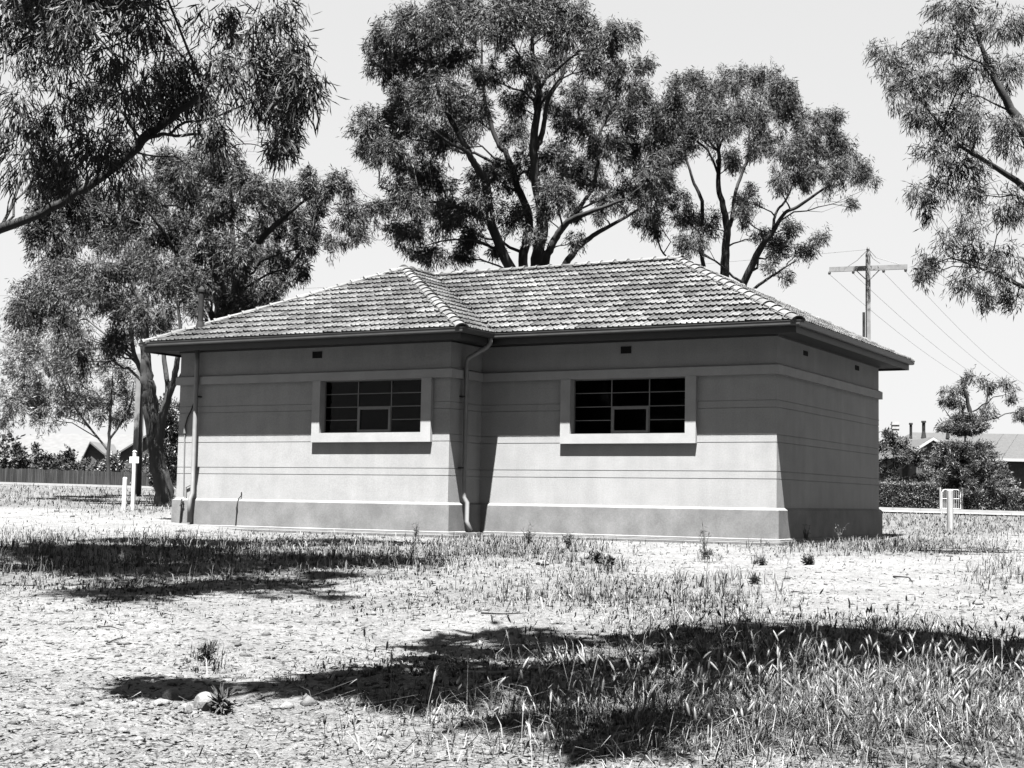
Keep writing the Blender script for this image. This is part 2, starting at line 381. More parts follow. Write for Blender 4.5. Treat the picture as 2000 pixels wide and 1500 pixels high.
# inner skin of the room, so that the windows look into a dark interior
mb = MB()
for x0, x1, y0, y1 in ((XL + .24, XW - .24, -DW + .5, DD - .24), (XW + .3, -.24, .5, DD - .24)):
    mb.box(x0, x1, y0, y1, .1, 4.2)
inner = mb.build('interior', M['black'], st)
for e, ix0, ix1, pl, ox0, ox1 in wins:
    pj = -.092
    # surround: jambs and sill in one cement frame, butting under the belt course
    s = MB()
    y0 = pl + pj; y1 = pl + .17
    s.box(ox0, ix0, y0, y1, WZ0, WZ1); s.box(ix1, ox1, y0, y1, WZ0, WZ1); s.box(ox0, ox1, y0, y1, 1.98, WZ0)
    sr = s.build('window_surround', M['trim'], st)
    mb2 = MB(); mb2.box(ix0, ix1, pl + .002, y1, WZ1 - .001, WZ1 + .03); mb2.build('lintel', M['trim'], st)
    w = MB(); yf = pl + .115; fd = .03; bw = .011
    xs = [ix0, ix0 + (ix1 - ix0) * .335, ix0 + (ix1 - ix0) * .665, ix1]; zs = [WZ0, 2.5, 2.80, 3.105, WZ1]
    fw = .022
    w.box(ix0, ix0 + fw, yf, yf + fd, WZ0, WZ1); w.box(ix1 - fw, ix1, yf, yf + fd, WZ0, WZ1)
    w.box(ix0 + fw, ix1 - fw, yf, yf + fd, WZ1 - fw, WZ1); w.box(ix0 + fw, ix1 - fw, yf, yf + fd, WZ0, WZ0 + fw)
    for x in xs[1:3]: w.box(x - bw, x + bw, yf + .002, yf + fd - .002, WZ0 + fw, WZ1 - fw)
    for zz in zs[1:4]:
        for j in range(3):
            if j == 1 and zz < 2.7: continue
            w.box((xs[j] + bw) if j else ix0 + fw, (xs[j + 1] - bw) if j < 2 else ix1 - fw, yf + .004, yf + fd - .004, zz - .008, zz + .008)
    wo = w.build('window', M['steel'], st)
    c = MB(); a0, a1, c0, c1 = xs[1] + bw, xs[2] - bw, WZ0 + fw, 2.80 - .008; cw = .055; yc = yf - .014
    c.box(a0, a0 + cw, yc, yc + .03, c0, c1); c.box(a1 - cw, a1, yc, yc + .03, c0, c1); c.box(a0 + cw, a1 - cw, yc, yc + .03, c1 - cw, c1); c.box(a0 + cw, a1 - cw, yc, yc + .03, c0, c0 + cw)
    c.build('casement', M['steel'], wo)
    for j in range(3):
        for k in range(4):
            if j == 1 and k < 2:
                if k == 0: x0, x1, z0, z1 = a0 + cw, a1 - cw, c0 + cw, c1 - cw
                else: continue
            else: x0, x1, z0, z1 = xs[j] + .005, xs[j + 1] - .005, zs[k] + .005, zs[k + 1] - .005
            g = MB(); tl = random.uniform(-.004, .004); yy = yf + .016
            g.add([(x0, yy, z0), (x1, yy + tl, z0), (x1, yy + tl, z1), (x0, yy, z1)], [(0, 1, 2, 3)]); g.build('pane', M['glass'], wo)
# vents
def vent(p0, p1, axis, pl):
    a = min(p0[axis], p1[axis]); b = max(p0[axis], p1[axis]); z0 = min(p0[2], p1[2]) + .01; z1 = max(p0[2], p1[2])
    v = MB()
    def bx(u0, u1, w0, w1, q0, q1):
        if axis == 0: v.box(u0, u1, pl - w1, pl - w0, q0, q1)
        else: v.box(pl + w0, pl + w1, u0, u1, q0, q1)
    bx(a, b, .001, .004, z0, z1); f = .012
    bx(a, a + f, .004, .014, z0, z1); bx(b - f, b, .004, .014, z0, z1)
    for q in np.linspace(z0, z1 - f, 5): bx(a + f, b - f, .004, .012, q, q + f * .6)
    return v.build('wall_vent', M['black'], st)
vent(onY(1213, 677, 0), onY(1233, 691, 0), 0, 0.0); vent(onY(611, 687, -DW), onY(629, 700, -DW), 0, -DW)
vent(onX(1569, 684, 0), onX(1577, 697, 0), 1, 0.0); vent(onX(1670, 713, 0), onX(1677, 725, 0), 1, 0.0)
# eaves
OV = .62
mb = MB(); sweep(mb, [(.0, 4.24), (OV, 4.24)]); mb.build('soffit', M['soffit'], st)
mb = MB(); sweep(mb, [(.0, 4.205), (.03, 4.205), (.03, 4.238)]); mb.build('cornice_bead', M['fascia'], st)
mb = MB(); sweep(mb, [(OV - .02, 4.24), (OV - .02, 4.19), (OV, 4.19), (OV, 4.40)]); mb.build('fascia', M['fascia'], st)
mb = MB(); sweep(mb, [(OV + .003, 4.425), (OV + .003, 4.335), (OV + .03, 4.325), (OV + .085, 4.33), (OV + .11, 4.35), (OV + .115, 4.415), (OV + .125, 4.42), (OV + .125, 4.428), (OV + .107, 4.428), (OV + .1, 4.36), (OV + .02, 4.345)])
mb.build('gutter', M['gutter'], st)
# roof planes
T0 = .67; XRe = T0; YF = -T0; XWe = XW + T0; YWF = -DW - T0; XLe = -15.55
HW = (XWe - XLe) / 2; YB = YF + 2 * HW; TAN = .492; ZE = 4.405; XR = (XWe + XLe) / 2
SL = math.sqrt(1 + TAN * TAN)
def rz(t): return ZE + TAN * t
mb = MB(); k = .03
apex = (XR, YWF + HW, rz(HW)); Rl = (XR, YF + HW, rz(HW)); Rr = (XRe - HW, YF + HW, rz(HW)); BL = (XR, YB - HW, rz(HW))
corners = dict(a=(XLe, YWF, ZE), b=(XWe, YWF, ZE), c=(XWe, YF, ZE), d=(XRe, YF, ZE), e=(XRe, YB, ZE), f=(XLe, YB, ZE))
q = corners
def lower(p): return (p[0], p[1], p[2] - k)
mb.add([lower(p) for p in (q['a'], q['b'], apex)], [(0, 1, 2)]); mb.add([lower(p) for p in (q['b'], q['c'], Rl, apex)], [(0, 1, 2, 3)])
mb.add([lower(p) for p in (q['c'], q['d'], Rr, Rl)], [(0, 1, 2, 3)]); mb.add([lower(p) for p in (q['d'], q['e'], Rr)], [(0, 1, 2)])
mb.add([lower(p) for p in (q['e'], q['f'], BL, Rr)], [(0, 1, 2, 3)]); mb.add([lower(p) for p in (q['f'], q['a'], apex, BL)], [(0, 1, 2, 3)])
roof = mb.build('roof', M['deck'], st)
# tiles: every tile gets its own edges, lip and two rolls
GA = HW * SL / 13.35; TW = .262
sec = [(0, -.004), (.05, .04), (.14, .04), (.2, .006), (.45, .0), (.52, .026), (.58, .026), (.65, .004), (.96, .0), (1.0, -.004)]
tiles = []
def roof_face(org, along, inward, smin, smax, seed):
    r = np.random.default_rng(seed)
    along = np.array(along, float); inward = np.array(inward, float); nr = int(math.ceil(HW * SL / GA))
    N3 = np.array([-inward[0] * TAN, -inward[1] * TAN, 1.0]) / SL
    for j in range(nr):
        t0 = max(j * GA / SL, 0); t1 = min((j * GA + GA * 1.12) / SL, HW)
        a0 = min(smin(t0), smin(t1)); b0 = max(smax(t0), smax(t1))
        shift = (j % 2) * TW * .0 + .07
        for i in range(int(math.floor((a0 - shift) / TW)) , int(math.ceil((b0 - shift) / TW)) + 1):
            s0 = i * TW + shift; s1 = s0 + TW
            if s1 < a0 or s0 > b0: continue
            vs = []; dead = True
            lift = .07 + r.normal(0, .003); rt = r.normal(0, .006); ds = r.normal(0, .003); dt = r.normal(0, .006)
            for (u, h) in sec:
                for (tt, base, hh) in ((t0 + dt, lift, h * .75), (t1 + dt, .008, h), (t0 + dt, lift - .062, h * .3)):
                    s = s0 + u * TW + ds + rt * (u - .5) * 0; lo, hi = smin(max(tt, 0)), smax(max(tt, 0))
                    sc = min(max(s, lo), hi)
                    p = np.array([*(np.array(org) + along * sc + inward * tt), rz(tt)]) + N3 * (base + hh + rt * (u - .5))
                    vs.append(p)
                    if sc == s: dead = False
            if dead: continue
            n = len(sec); f = []
            for u in range(n - 1):
                A, B = u * 3, (u + 1) * 3
                f.append((A, B, B + 1, A + 1)); f.append((A + 2, B + 2, B, A))
            f.append((2, 0, 1)); f.append(((n - 1) * 3, (n - 1) * 3 + 2, (n - 1) * 3 + 1))
            tiles.append((np.array(vs), f, j, i, s0, seed, r.random()))
roof_face((0, YF), (1, 0), (0, 1), lambda t: XWe - t, lambda t: XRe - t, 1)
roof_face((0, YWF), (1, 0), (0, 1), lambda t: XLe + t, lambda t: XWe - t, 2)
roof_face((XWe, 0), (0, 1), (-1, 0), lambda t: YWF + t, lambda t: YF + t, 3)
roof_face((XRe, 0), (0, 1), (-1, 0), lambda t: YF + t, lambda t: YB - t, 4)
roof_face((XLe, 0), (0, -1), (1, 0), lambda t: -YB + t, lambda t: -YWF - t, 5)
roof_face((0, YB), (-1, 0), (0, -1), lambda t: -XRe + t, lambda t: -XLe - t, 6)
def tile_shade(tl):
    vs, f, j, i, s0, sd, rr = tl
    n = vnoise(np.array([i * .42 + sd * 9.0]), np.array([j * 2.3]), 77)[0]
    return .38 + .75 * np.clip((n - .25) * 1.7, 0, 1) + .75 * (rr - .35) ** 1.0 * (.4 + .6 * (rr > .5))
vis = []
for k_, tl in enumerate(tiles):
    c = tl[0].mean(0); x, y, z = proj(c)
    fx = 1.0
    if tl[5] in (5, 6): size = 0
    else:
        p2 = np.array([proj(p)[:2] for p in tl[0]]); ext = p2.max(0) - p2.min(0); size = ext[0] * ext[1]
    vis.append(size)
order = np.argsort(-np.array(vis)); chosen = set(order[:300].tolist())
rest = MB(); rs = []
for k_, tl in enumerate(tiles):
    sh = tile_shade(tl)
    if k_ in chosen:
        m_ = MB(); m_.add(tl[0], tl[1]); m_.build('roof_tile', M['tile'], roof, shade=sh)
    else:
        rest.add(tl[0], tl[1]); rs += [sh] * len(tl[0])
o = rest.build('roof_tiles', M['tile'], roof, shade=np.array(rs)); o['kind'] = 'stuff'
# ridge and hip caps
def caps(p0, p1, big_end=False, w=.15, drop=.075, Lc=.36):
    p0 = np.array(p0); p1 = np.array(p1); L_ = np.linalg.norm(p1 - p0); t = (p1 - p0) / L_
    side = np.cross(t, [0, 0, 1]); side /= np.linalg.norm(side); up = np.cross(side, t)
    n = int(round(L_ / Lc)); st_ = L_ / n
    bed = MB(); pts = []
    for k in range(n):
        a = p0 + t * (k * st_ - .02); b = p0 + t * ((k + 1) * st_ + .03); ws = w * random.uniform(.96, 1.04)
        jz = random.uniform(-.006, .006); js = side * random.uniform(-.007, .007)
        prf = [(-1, -1), (-.8, -.35), (-.4, .3), (0, .5), (.4, .3), (.8, -.35), (1, -1)]
        vs = []
        for (P, sc, lift) in ((a, 1.09, .085), (a + t * .05, 1.07, .083), (a + t * .055, 1.0, .07), (b, .94, .055)):
            for (x, y) in prf: vs.append(P + js + side * x * ws * sc + up * (y * drop * .75 * sc + lift + jz))
        for (x, y) in prf: vs.append(a + js + side * x * ws * 1.0 + up * (y * drop * .75 + .055 + jz))
        m = 7; f = [(r * m + c, r * m + c + 1, (r + 1) * m + c + 1, (r + 1) * m + c) for r in range(3) for c in range(m - 1)]
        f += [(4 * m + c, 4 * m + c + 1, c + 1, c) for c in range(m - 1)]
        mm = MB(); mm.add(vs, f); mm.build('ridge_cap', M['cap'], roof, shade=random.choice((.75, .9, 1.0, 1.1, 1.2, 1.2)))
    bed.obox((p0 + p1) / 2 + up * .005, t * L_ / 2, side * (w * .92), up * .035)
    bed.build('cap_bedding', M['mortar'], roof)
zr = rz(HW)
caps((XWe + .02, YWF - .02, ZE + .01), apex); caps((XLe - .02, YWF - .02, ZE + .01), apex); caps((XRe + .02, YF - .02, ZE + .01), Rr)
caps((XRe, YB, ZE), Rr); caps((XLe, YB, ZE), BL)
caps((Rr[0] + .1, Rr[1], zr + .01), (XR - .1, Rr[1], zr + .01)); caps((apex[0], apex[1] - .05, zr + .01), (XR, Rl[1], zr + .01))
# vent pipe through the roof, on the front slope of the wing
rv = ray(391, 644); tv = (ZE + TAN * (C0[1] - YWF) - C0[2]) / (rv[2] - TAN * rv[1]); p = C0 + rv * tv
vp = MB(); vp.tube([p + [0, 0, -.1], p + [0, 0, 1.0]], .068, 12); vp.build('roof_vent_pipe', M['rust'], st, smooth=False)
vp = MB(); vp.tube([p + [0, 0, -.12], p + [0, 0, .1], p + [0, 0, .2]], [.15, .11, .085], 12); vp.tube([p + [0, 0, .94], p + [0, 0, 1.0], p + [0, 0, 1.08]], [.085, .085, .03], 12); vp.build('pipe_flashing', M['rust'], st)
# downpipes
dp = MB(); yw = -DW - .075; xp = -14.33
yw = -DW - .142
dp.tube([(xp, yw, 4.25), (xp, yw, 3.9), (xp, yw, .76), (xp, yw - .08, .62), (xp, yw - .08, .05)], .056, 14)
dpo = dp.build('downpipe', M['pipe'], st, smooth=True)
bk = MB()
for z in (3.1, 1.38): bk.box(xp - .07, xp + .07, -DW - .14, -DW + .0, z, z + .025)
bk.build('pipe_bracket', M['rust'], dpo)
dp = MB(); xr = XW + .14; yr = -.92
dp.tube([(XWe + .0, -.80, 4.32), (XWe + .0, -.80, 4.2), (XWe - .06, -.82, 4.12), (xr + .03, -.9, 3.88), (xr, yr, 3.8), (xr, yr, .76), (xr + .08, yr, .64), (xr + .08, yr, .22), (xr + .2, yr - .02, .03)], .052, 14)
dpo2 = dp.build('downpipe', M['pipe'], st, smooth=True)
bk = MB()
for z in (3.0, 1.4): bk.box(XW, XW + .15, yr - .07, yr + .07, z, z + .025)
bk.build('pipe_bracket', M['rust'], dpo2)
# thin service pipes at the left end
sp = MB(); y_ = -DW - .03
sp.tube([(-14.5, y_, 2.95), (-14.56, y_, 2.8), (-14.68, y_, 2.6), (-14.74, y_, 2.4), (-14.75, y_, 2.25)], .014, 8)
sp.tube([(-14.70, -DW - .1, .62), (-14.72, -DW - .1, .3), (-14.74, -DW - .1, .0)], .016, 8); sp.build('service_cable', M['rust'], st)
sp = MB(); sp.tube([(-14.75, y_, 2.3), (-14.735, y_, 1.5), (-14.715, y_, .66), (-14.66, -DW - .1, .56)], .015, 8); sp.tube([(-14.75, y_, 2.22), (-14.75, y_, 2.36)], .032, 8); sp.build('conduit', M['pipe'], st)
tp = MB(); tp.tube([(-14.66, -DW - .07, .5), (-14.66, -DW - .17, .5), (-14.66, -DW - .19, .44)], .022, 8); tp.tube([(-14.71, -DW - .13, .54), (-14.61, -DW - .13, .54)], .012, 6); tp.build('garden_tap', M['rust'], st)
tp = MB(); tp.tube([(-14.64, y_, .66), (-14.64, y_, .9), (-14.43, y_, .98)], .016, 8); tp.build('pipe_elbow', M['pipe'], st)
sp = MB(); sp.tube([(-12.915, -DW - .02, .8), (-12.92, -DW - .02, .72), (-12.97, -DW - .06, .63), (-12.975, -DW - .095, .5), (-12.985, -DW - .095, .25), (-13.0, -DW - .095, .0)], .013, 8)
sp.tube([(-12.975, -DW - .095, .38), (-12.98, -DW - .095, .45)], .024, 8); sp.build('earth_pipe', M['rust'], st)
# concrete pad and apron along the foot of the front walls
ap = MB()
ap.box(XL - .1, XW + .56, -DW - .62, -DW - .147, -.3, -.065); ap.box(XW + .15, .25, -.60, -.147, -.3, -.069)
o = ap.build('concrete_apron', M['footing']); o['kind'] = 'structure'
mb = MB(); mb.box(xp - .2, xp + .35, -DW - .55, -DW - .15, -.12, -.02); mb.build('splash_slab', M['footing'], st)
mb = MB(); mb.box(xr - .03, xr + .42, yr - .2, yr + .16, -.12, -.02); mb.build('splash_slab', M['footing'], st)

# ------------------------------------------------------------------ foliage
LT = np.array([[0, 0, 0], [.5, .38, .04], [1, 0, -.02], [.5, -.38, .04]])            # diamond leaf: along, across, lift
LT6 = np.array([[0, 0, 0], [.3, .45, .0], [.7, .4, -.03], [1, .0, -.14], [.7, -.4, -.03], [.3, -.45, 0]])
def unit(v): return v / (np.linalg.norm(v, axis=-1, keepdims=True) + 1e-9)
def leaf_frames(n, dirs, r):
    a = unit(dirs); b = unit(np.cross(a, r.normal(size=(n, 3)))); c = np.cross(a, b); return a, b, c
def leaves_to_mesh(name, P, Dv, Ln, Wd, mat, parent, shade, r, tmpl=LT, kind='stuff', keep=None):
    n = len(P); a, b, c = leaf_frames(n, Dv, r); k = len(tmpl)
    V = P[:, None] + tmpl[None, :, 0, None] * a[:, None] * Ln[:, None, None] + tmpl[None, :, 1, None] * b[:, None] * Wd[:, None, None] + tmpl[None, :, 2, None] * c[:, None] * Ln[:, None, None]
    if keep is not None:
        V2 = V[~keep]; sh2 = shade[~keep]
    else: V2 = V; sh2 = shade
    Fq = np.arange(len(V2) * k).reshape(-1, k)
    fast_mesh(name, V2.reshape(-1, 3), Fq, mat, parent, shade=np.repeat(sh2, k), kind=kind)
    return V
def sprigs(clumps, per, leaf, r, droop=.75, spray=11, out=.5, spread=.16, tuft=.34, fill=.45):
    """clumps (n,6): centre, radii -> leaf roots and directions. Leaves hang in sprays, sprays sit in tufts"""
    Ps, Ds = [], []
    for c in clumps:
        cen = c[:3]; rad = c[3:6]; vol = (rad.prod()) ** (2 / 3.)
        nt_ = max(4, int(per * vol / spray / 9)); u = unit(r.normal(size=(nt_, 3))); u[:, 2] = np.where(r.random(nt_) < .3, np.abs(u[:, 2]), u[:, 2])
        rr = r.random(nt_) ** fill; tc = u * rr[:, None] * rad * [1, 1, 1.12]
        ns = 9; tuc = np.repeat(tc, ns, 0) + r.normal(size=(nt_ * ns, 3)) * tuft * np.array([.8, .8, 1.15]) * rad.mean() ** .5 * .42 * np.repeat(r.uniform(.6, 1.3, nt_), ns)[:, None]
        sc = np.repeat(tuc, spray, 0) + r.normal(size=(nt_ * ns * spray, 3)) * spread * .5
        dr = np.repeat(unit(tuc) * out, spray, 0) + r.normal(size=sc.shape) * .55; dr[:, 2] -= droop
        Ps.append(cen + sc); Ds.append(dr)
    return np.concatenate(Ps), np.concatenate(Ds)
def poly_smooth(pts, n):
    pts = np.asarray(pts, float); k = len(pts); 
    if k < 3: t = np.linspace(0, 1, n)[:, None]; return pts[0] * (1 - t) + pts[-1] * t
    out = []; P = np.vstack([2 * pts[0] - pts[1], pts, 2 * pts[-1] - pts[-2]])
    for s in np.linspace(0, k - 1 - 1e-6, n):
        i = int(s); f = s - i; a, b, c, d = P[i], P[i + 1], P[i + 2], P[i + 3]
        out.append(.5 * ((2 * b) + (-a + c) * f + (2 * a - 5 * b + 4 * c - d) * f * f + (-a + 3 * b - 3 * c + d) * f ** 3))
    return np.array(out)
def make_tree(name, label, cat, d, stems, clumps, depth, per, leaf, mat, bark, seed, group=None, rbase=.4, base=None, droop=.75, pick=0, wfrac=.2, limb_r=.05, spread=.16, twig=True, shade_rng=(.65, 1.4), clumps3=None, stems3=None, tuft=.34, slim=.72, extra=None):
    """stems: picture polylines [(x, y, depth offset, radius)], first one is the trunk; clumps: [(x, y, rx, ry)] at distance d"""
    r = np.random.default_rng(seed); random.seed(seed)
    S = []
    if stems3 is None:
        for s in stems:
            S.append((np.array([at(x, y, d + o) for (x, y, o, q) in s]), np.array([q for (_, _, _, q) in s])))
    else: S = [(np.array([p[:3] for p in s], float), np.array([p[3] for p in s])) for s in stems3]
    b0 = S[0][0][0].copy(); g0 = gz(b0[0], b0[1])
    S[0][0][0][2] = g0 - .1; b0[2] = g0
    root = empty(name, tuple(b0), label, cat, group)
    tm = MB(); samples = []; srad = []
    for k, (P, q) in enumerate(S):
        q = q * slim; n = max(6, len(P) * 5); Q = poly_smooth(P, n); R_ = np.interp(np.linspace(0, 1, n), np.linspace(0, 1, len(q)), q)
        Q[1:-1] += r.normal(size=(n - 2, 3)) * R_[1:-1, None] * .12
        if k == 0:
            R_[0] *= 1.35
        samples.append(Q); srad.append(R_)
        tm.tube(Q, R_, 9 if R_[0] > .1 else 7, jit=.05)
    SP = np.concatenate(samples); SR = np.concatenate(srad)
    cl = []
    if clumps3 is not None: cl = [np.array(c, float) for c in clumps3]
    else:
        for (x, y, rx, ry) in clumps:
            o = r.uniform(-depth, depth); m = d / F
            c = at(x, y, d + o); cl.append(np.array([*c, rx * m * 1.0, max(rx, ry) * m * .9, ry * m * 1.0]))
    cl = np.array(cl); cl_leaf = cl
    if extra is not None: cl = np.vstack([cl, np.array(extra)])
    bm_ = tm; limbs = []
    for c in cl:
        if twig: bm_ = MB()
        tgt = c[:3] - [0, 0, c[5] * .2]; dist = np.linalg.norm(SP - tgt, axis=1)
        cost = dist + 1.6 * np.maximum(0, SP[:, 2] - (tgt[2] - .35 * dist)) + .3 * (SR < .02); i = int(np.argmin(cost)); a = SP[i]; Ln = dist[i]
        if Ln < .15: continue
        if twig: limbs.append(bm_)
        ctl = a + (tgt - a) * .45 + np.array([0, 0, 1.0]) * Ln * .16 + r.normal(size=3) * Ln * .06
        tt = np.linspace(0, 1, 7)[:, None]; B = (1 - tt) ** 2 * a + 2 * tt * (1 - tt) * ctl + tt ** 2 * tgt; B[1:-1] += r.normal(size=(5, 3)) * Ln * .02
        r0 = min(SR[i] * .6, limb_r * (.35 + .25 * Ln)); bm_.tube(B, np.linspace(r0, r0 * .35, 7), 6, caps=False)
        if twig:
            for k in range(6):
                f = B[3 + k % 4]; u = unit(r.normal(size=3)); u[2] = abs(u[2]) * .8; e = c[:3] + u * c[3:6] * .85
                m_ = (f + e) / 2 + r.normal(size=3) * .08 * Ln
                bm_.tube([f, m_, e], [r0 * .3, r0 * .22, r0 * .1], 4, caps=False)
    tm.build('trunk', bark, root, smooth=True)
    for q_ in limbs: q_.build('branch', bark, root)
    if extra is not None:
        P, Dv = sprigs(np.array(extra), 3200, leaf, r, droop=.6, spread=.3, tuft=.4); n = len(P); Ln = r.uniform(.15, .3, n)
        leaves_to_mesh('upper_crown', P, Dv, Ln, Ln * .4, mat, root, r.uniform(.7, 1.3, n), r)
    P, Dv = sprigs(cl_leaf, per, leaf, r, droop=droop, spread=spread, tuft=tuft)
    n = len(P); Ln = leaf * r.uniform(.6, 1.25, n); Wd = Ln * wfrac * r.uniform(.7, 1.2, n); sh = r.uniform(*shade_rng, n) * np.repeat(r.uniform(.7, 1.35, n // 99 + 1), 99)[:n]
    keep = None
    if pick:
        x, y, z = proj(P); inf = (x > 200) & (x < 1990) & (y > 100) & (y < 1400)
        sc = np.where(inf, Ln / z, 0); keep = np.zeros(n, bool); keep[np.argsort(-sc)[:pick]] = True
    tm_ = LT6 if pick else LT
    V = leaves_to_mesh('crown', P, Dv, Ln, Wd, mat, root, sh, r, tmpl=tm_, kind='stuff' if pick else None, keep=keep)
    if pick:
        for v, s_ in zip(V[keep], sh[keep]):
            m_ = MB(); m_.add(v, [tuple(range(len(v)))]); m_.build('leaf', mat, root, shade=s_)
    return root, n
cnt = {}
# tall multi-stemmed gum behind the middle of the roof
T2s = [[(1060, 1000, 0, .62), (1055, 800, 0, .55), (1050, 640, 0, .5), (1045, 560, 0, .42)],
       [(1045, 600, 0, .32), (1000, 530, -.5, .26), (959, 435, -1, .22), (950, 360, -1.4, .2), (929, 324, -1.6, .17), (908, 285, -1.8, .14), (860, 189, -2, .09), (830, 90, -2, .05)],
       [(950, 360, -1.4, .14), (915, 300, -2.2, .11), (880, 280, -2.6, .07), (840, 250, -3, .04)],
       [(1048, 600, 0, .3), (1022, 516, .6, .24), (1034, 429, .8, .2), (1010, 360, 1, .16), (992, 306, 1.3, .14), (968, 270, 1.4, .12), (944, 180, 1.6, .08), (941, 80, 1.6, .05)],
       [(1050, 600, 0, .36), (1046, 510, 0, .3), (1061, 441, 0, .26), (1046, 350, 0, .22), (1043, 270, 0, .2), (1052, 180, 0, .15), (1040, 100, 0, .1), (1045, 10, 0, .05)],
       [(1052, 600, 0, .26), (1066, 510, -1, .2), (1085, 465, -1.2, .17), (1112, 432, -1.5, .14), (1160, 411, -2, .1), (1220, 390, -2.4, .05)],
       [(1056, 620, 0, .24), (1109, 510, 1, .17), (1139, 474, 1.3, .14), (1175, 450, 1.6, .11), (1238, 414, 2, .06), (1280, 380, 2.2, .03)],
       [(1045, 290, 0, .16), (1060, 260, .4, .13), (1070, 195, .8, .1), (1100, 144, 1.2, .07), (1110, 60, 1.2, .04)],
       [(1085, 465, -1.2, .12), (1150, 380, .5, .1), (1166, 324, .8, .09), (1172, 258, 1, .07), (1205, 215, 1.2, .04)],
       [(959, 435, -1, .1), (880, 400, -1.6, .07), (800, 390, -2, .05), (740, 362, -2.2, .03)],
       [(989, 500, -.5, .08), (930, 470, -1, .05), (870, 470, -1.4, .04), (830, 480, -1.5, .02)]]
T2c = [(760, 130, 50, 32), (830, 120, 55, 40), (790, 190, 45, 40), (860, 195, 50, 42), (765, 245, 45, 35), (716, 255, 22, 38), (722, 298, 28, 28), (765, 300, 34, 28), (805, 265, 46, 40), (872, 265, 52, 36), (925, 225, 40, 38), (950, 150, 38, 30), (900, 110, 38, 26), (745, 95, 40, 22),
       (668, 362, 24, 28), (682, 425, 34, 32), (655, 470, 16, 26), (700, 460, 22, 22), (775, 370, 28, 26), (800, 405, 42, 38), (850, 365, 42, 34), (805, 465, 34, 34), (845, 500, 28, 24), (865, 430, 42, 38), (735, 410, 24, 24), (930, 400, 38, 38), (920, 470, 34, 28), (895, 503, 30, 16), (990, 345, 34, 28),
       (1000, 425, 34, 34), (1010, 200, 30, 36), (1025, 135, 42, 30), (1000, 265, 34, 28), (1080, 310, 42, 36), (1085, 380, 42, 30), (1120, 335, 36, 34), (1100, 235, 28, 40), (1090, 125, 34, 26), (1128, 185, 30, 28), (1155, 130, 34, 24), (1170, 210, 40, 34), (1215, 160, 36, 36), (1232, 230, 42, 42),
       (1255, 130, 24, 20), (1190, 290, 42, 28), (1160, 350, 34, 28), (1230, 310, 42, 34), (1225, 380, 34, 26), (1120, 410, 22, 18), (1172, 420, 14, 14), (1125, 470, 14, 20), (1270, 280, 34, 34), (1275, 345, 30, 32), (1040, 470, 18, 22), (970, 490, 22, 18), (1060, 420, 22, 20), (960, 330, 20, 20),
       (850, 50, 80, 40), (980, 50, 80, 40), (1100, 45, 80, 40), (1195, 75, 50, 30), (780, 60, 50, 30), (1030, 0, 80, 30), (900, 5, 60, 30), (890, 415, 30, 26), (945, 345, 26, 22), (1290, 235, 26, 34), (1290, 320, 28, 34), (1180, 395, 26, 18), (1025, 330, 22, 26), (1065, 200, 22, 26), (775, 455, 22, 22), (790, 330, 30, 24), (830, 330, 28, 22), (1145, 255, 30, 26), (1255, 185, 28, 26)]
r_, cnt['T2'] = make_tree('gum_tree', 'tallest gum with many fanned stems behind the middle of the tiled roof', 'tree', 50, T2s, T2c, 3.0, 6300, .2, M['leaf'], M['bark'], 2, group='gum trees behind the station')
T3s = [[(1425, 1000, 0, .42), (1422, 750, 0, .34), (1414, 600, 0, .27), (1415, 534, 0, .24), (1420, 457, 0, .2), (1411, 398, 0, .15), (1403, 363, 0, .13), (1404, 300, 0, .1), (1394, 247, 0, .06)],
       [(1420, 457, 0, .12), (1430, 422, .4, .11), (1436, 377, .6, .09), (1450, 335, .8, .08), (1460, 307, 1, .07), (1464, 250, 1, .04)],
       [(1424, 700, 0, .22), (1445, 580, -.6, .2), (1485, 485, -1, .17), (1509, 454, -1.2, .12), (1530, 419, -1.4, .09), (1562, 401, -1.6, .08), (1607, 370, -1.8, .06), (1642, 357, -2, .03)],
       [(1509, 454, -1.2, .08), (1516, 415, -1, .07), (1537, 387, -.8, .06), (1560, 330, -.6, .03)],
       [(1440, 600, -.5, .1), (1478, 560, -1, .08), (1520, 531, -1.4, .06), (1555, 508, -1.6, .03)],
       [(1418, 640, 0, .16), (1372, 510, .8, .11), (1371, 398, 1, .1), (1355, 356, 1.1, .08), (1338, 300, 1.2, .06), (1330, 230, 1.2, .03)],
       [(1371, 520, .8, .06), (1300, 500, .5, .05), (1278, 440, .4, .04), (1262, 400, .4, .02)]]
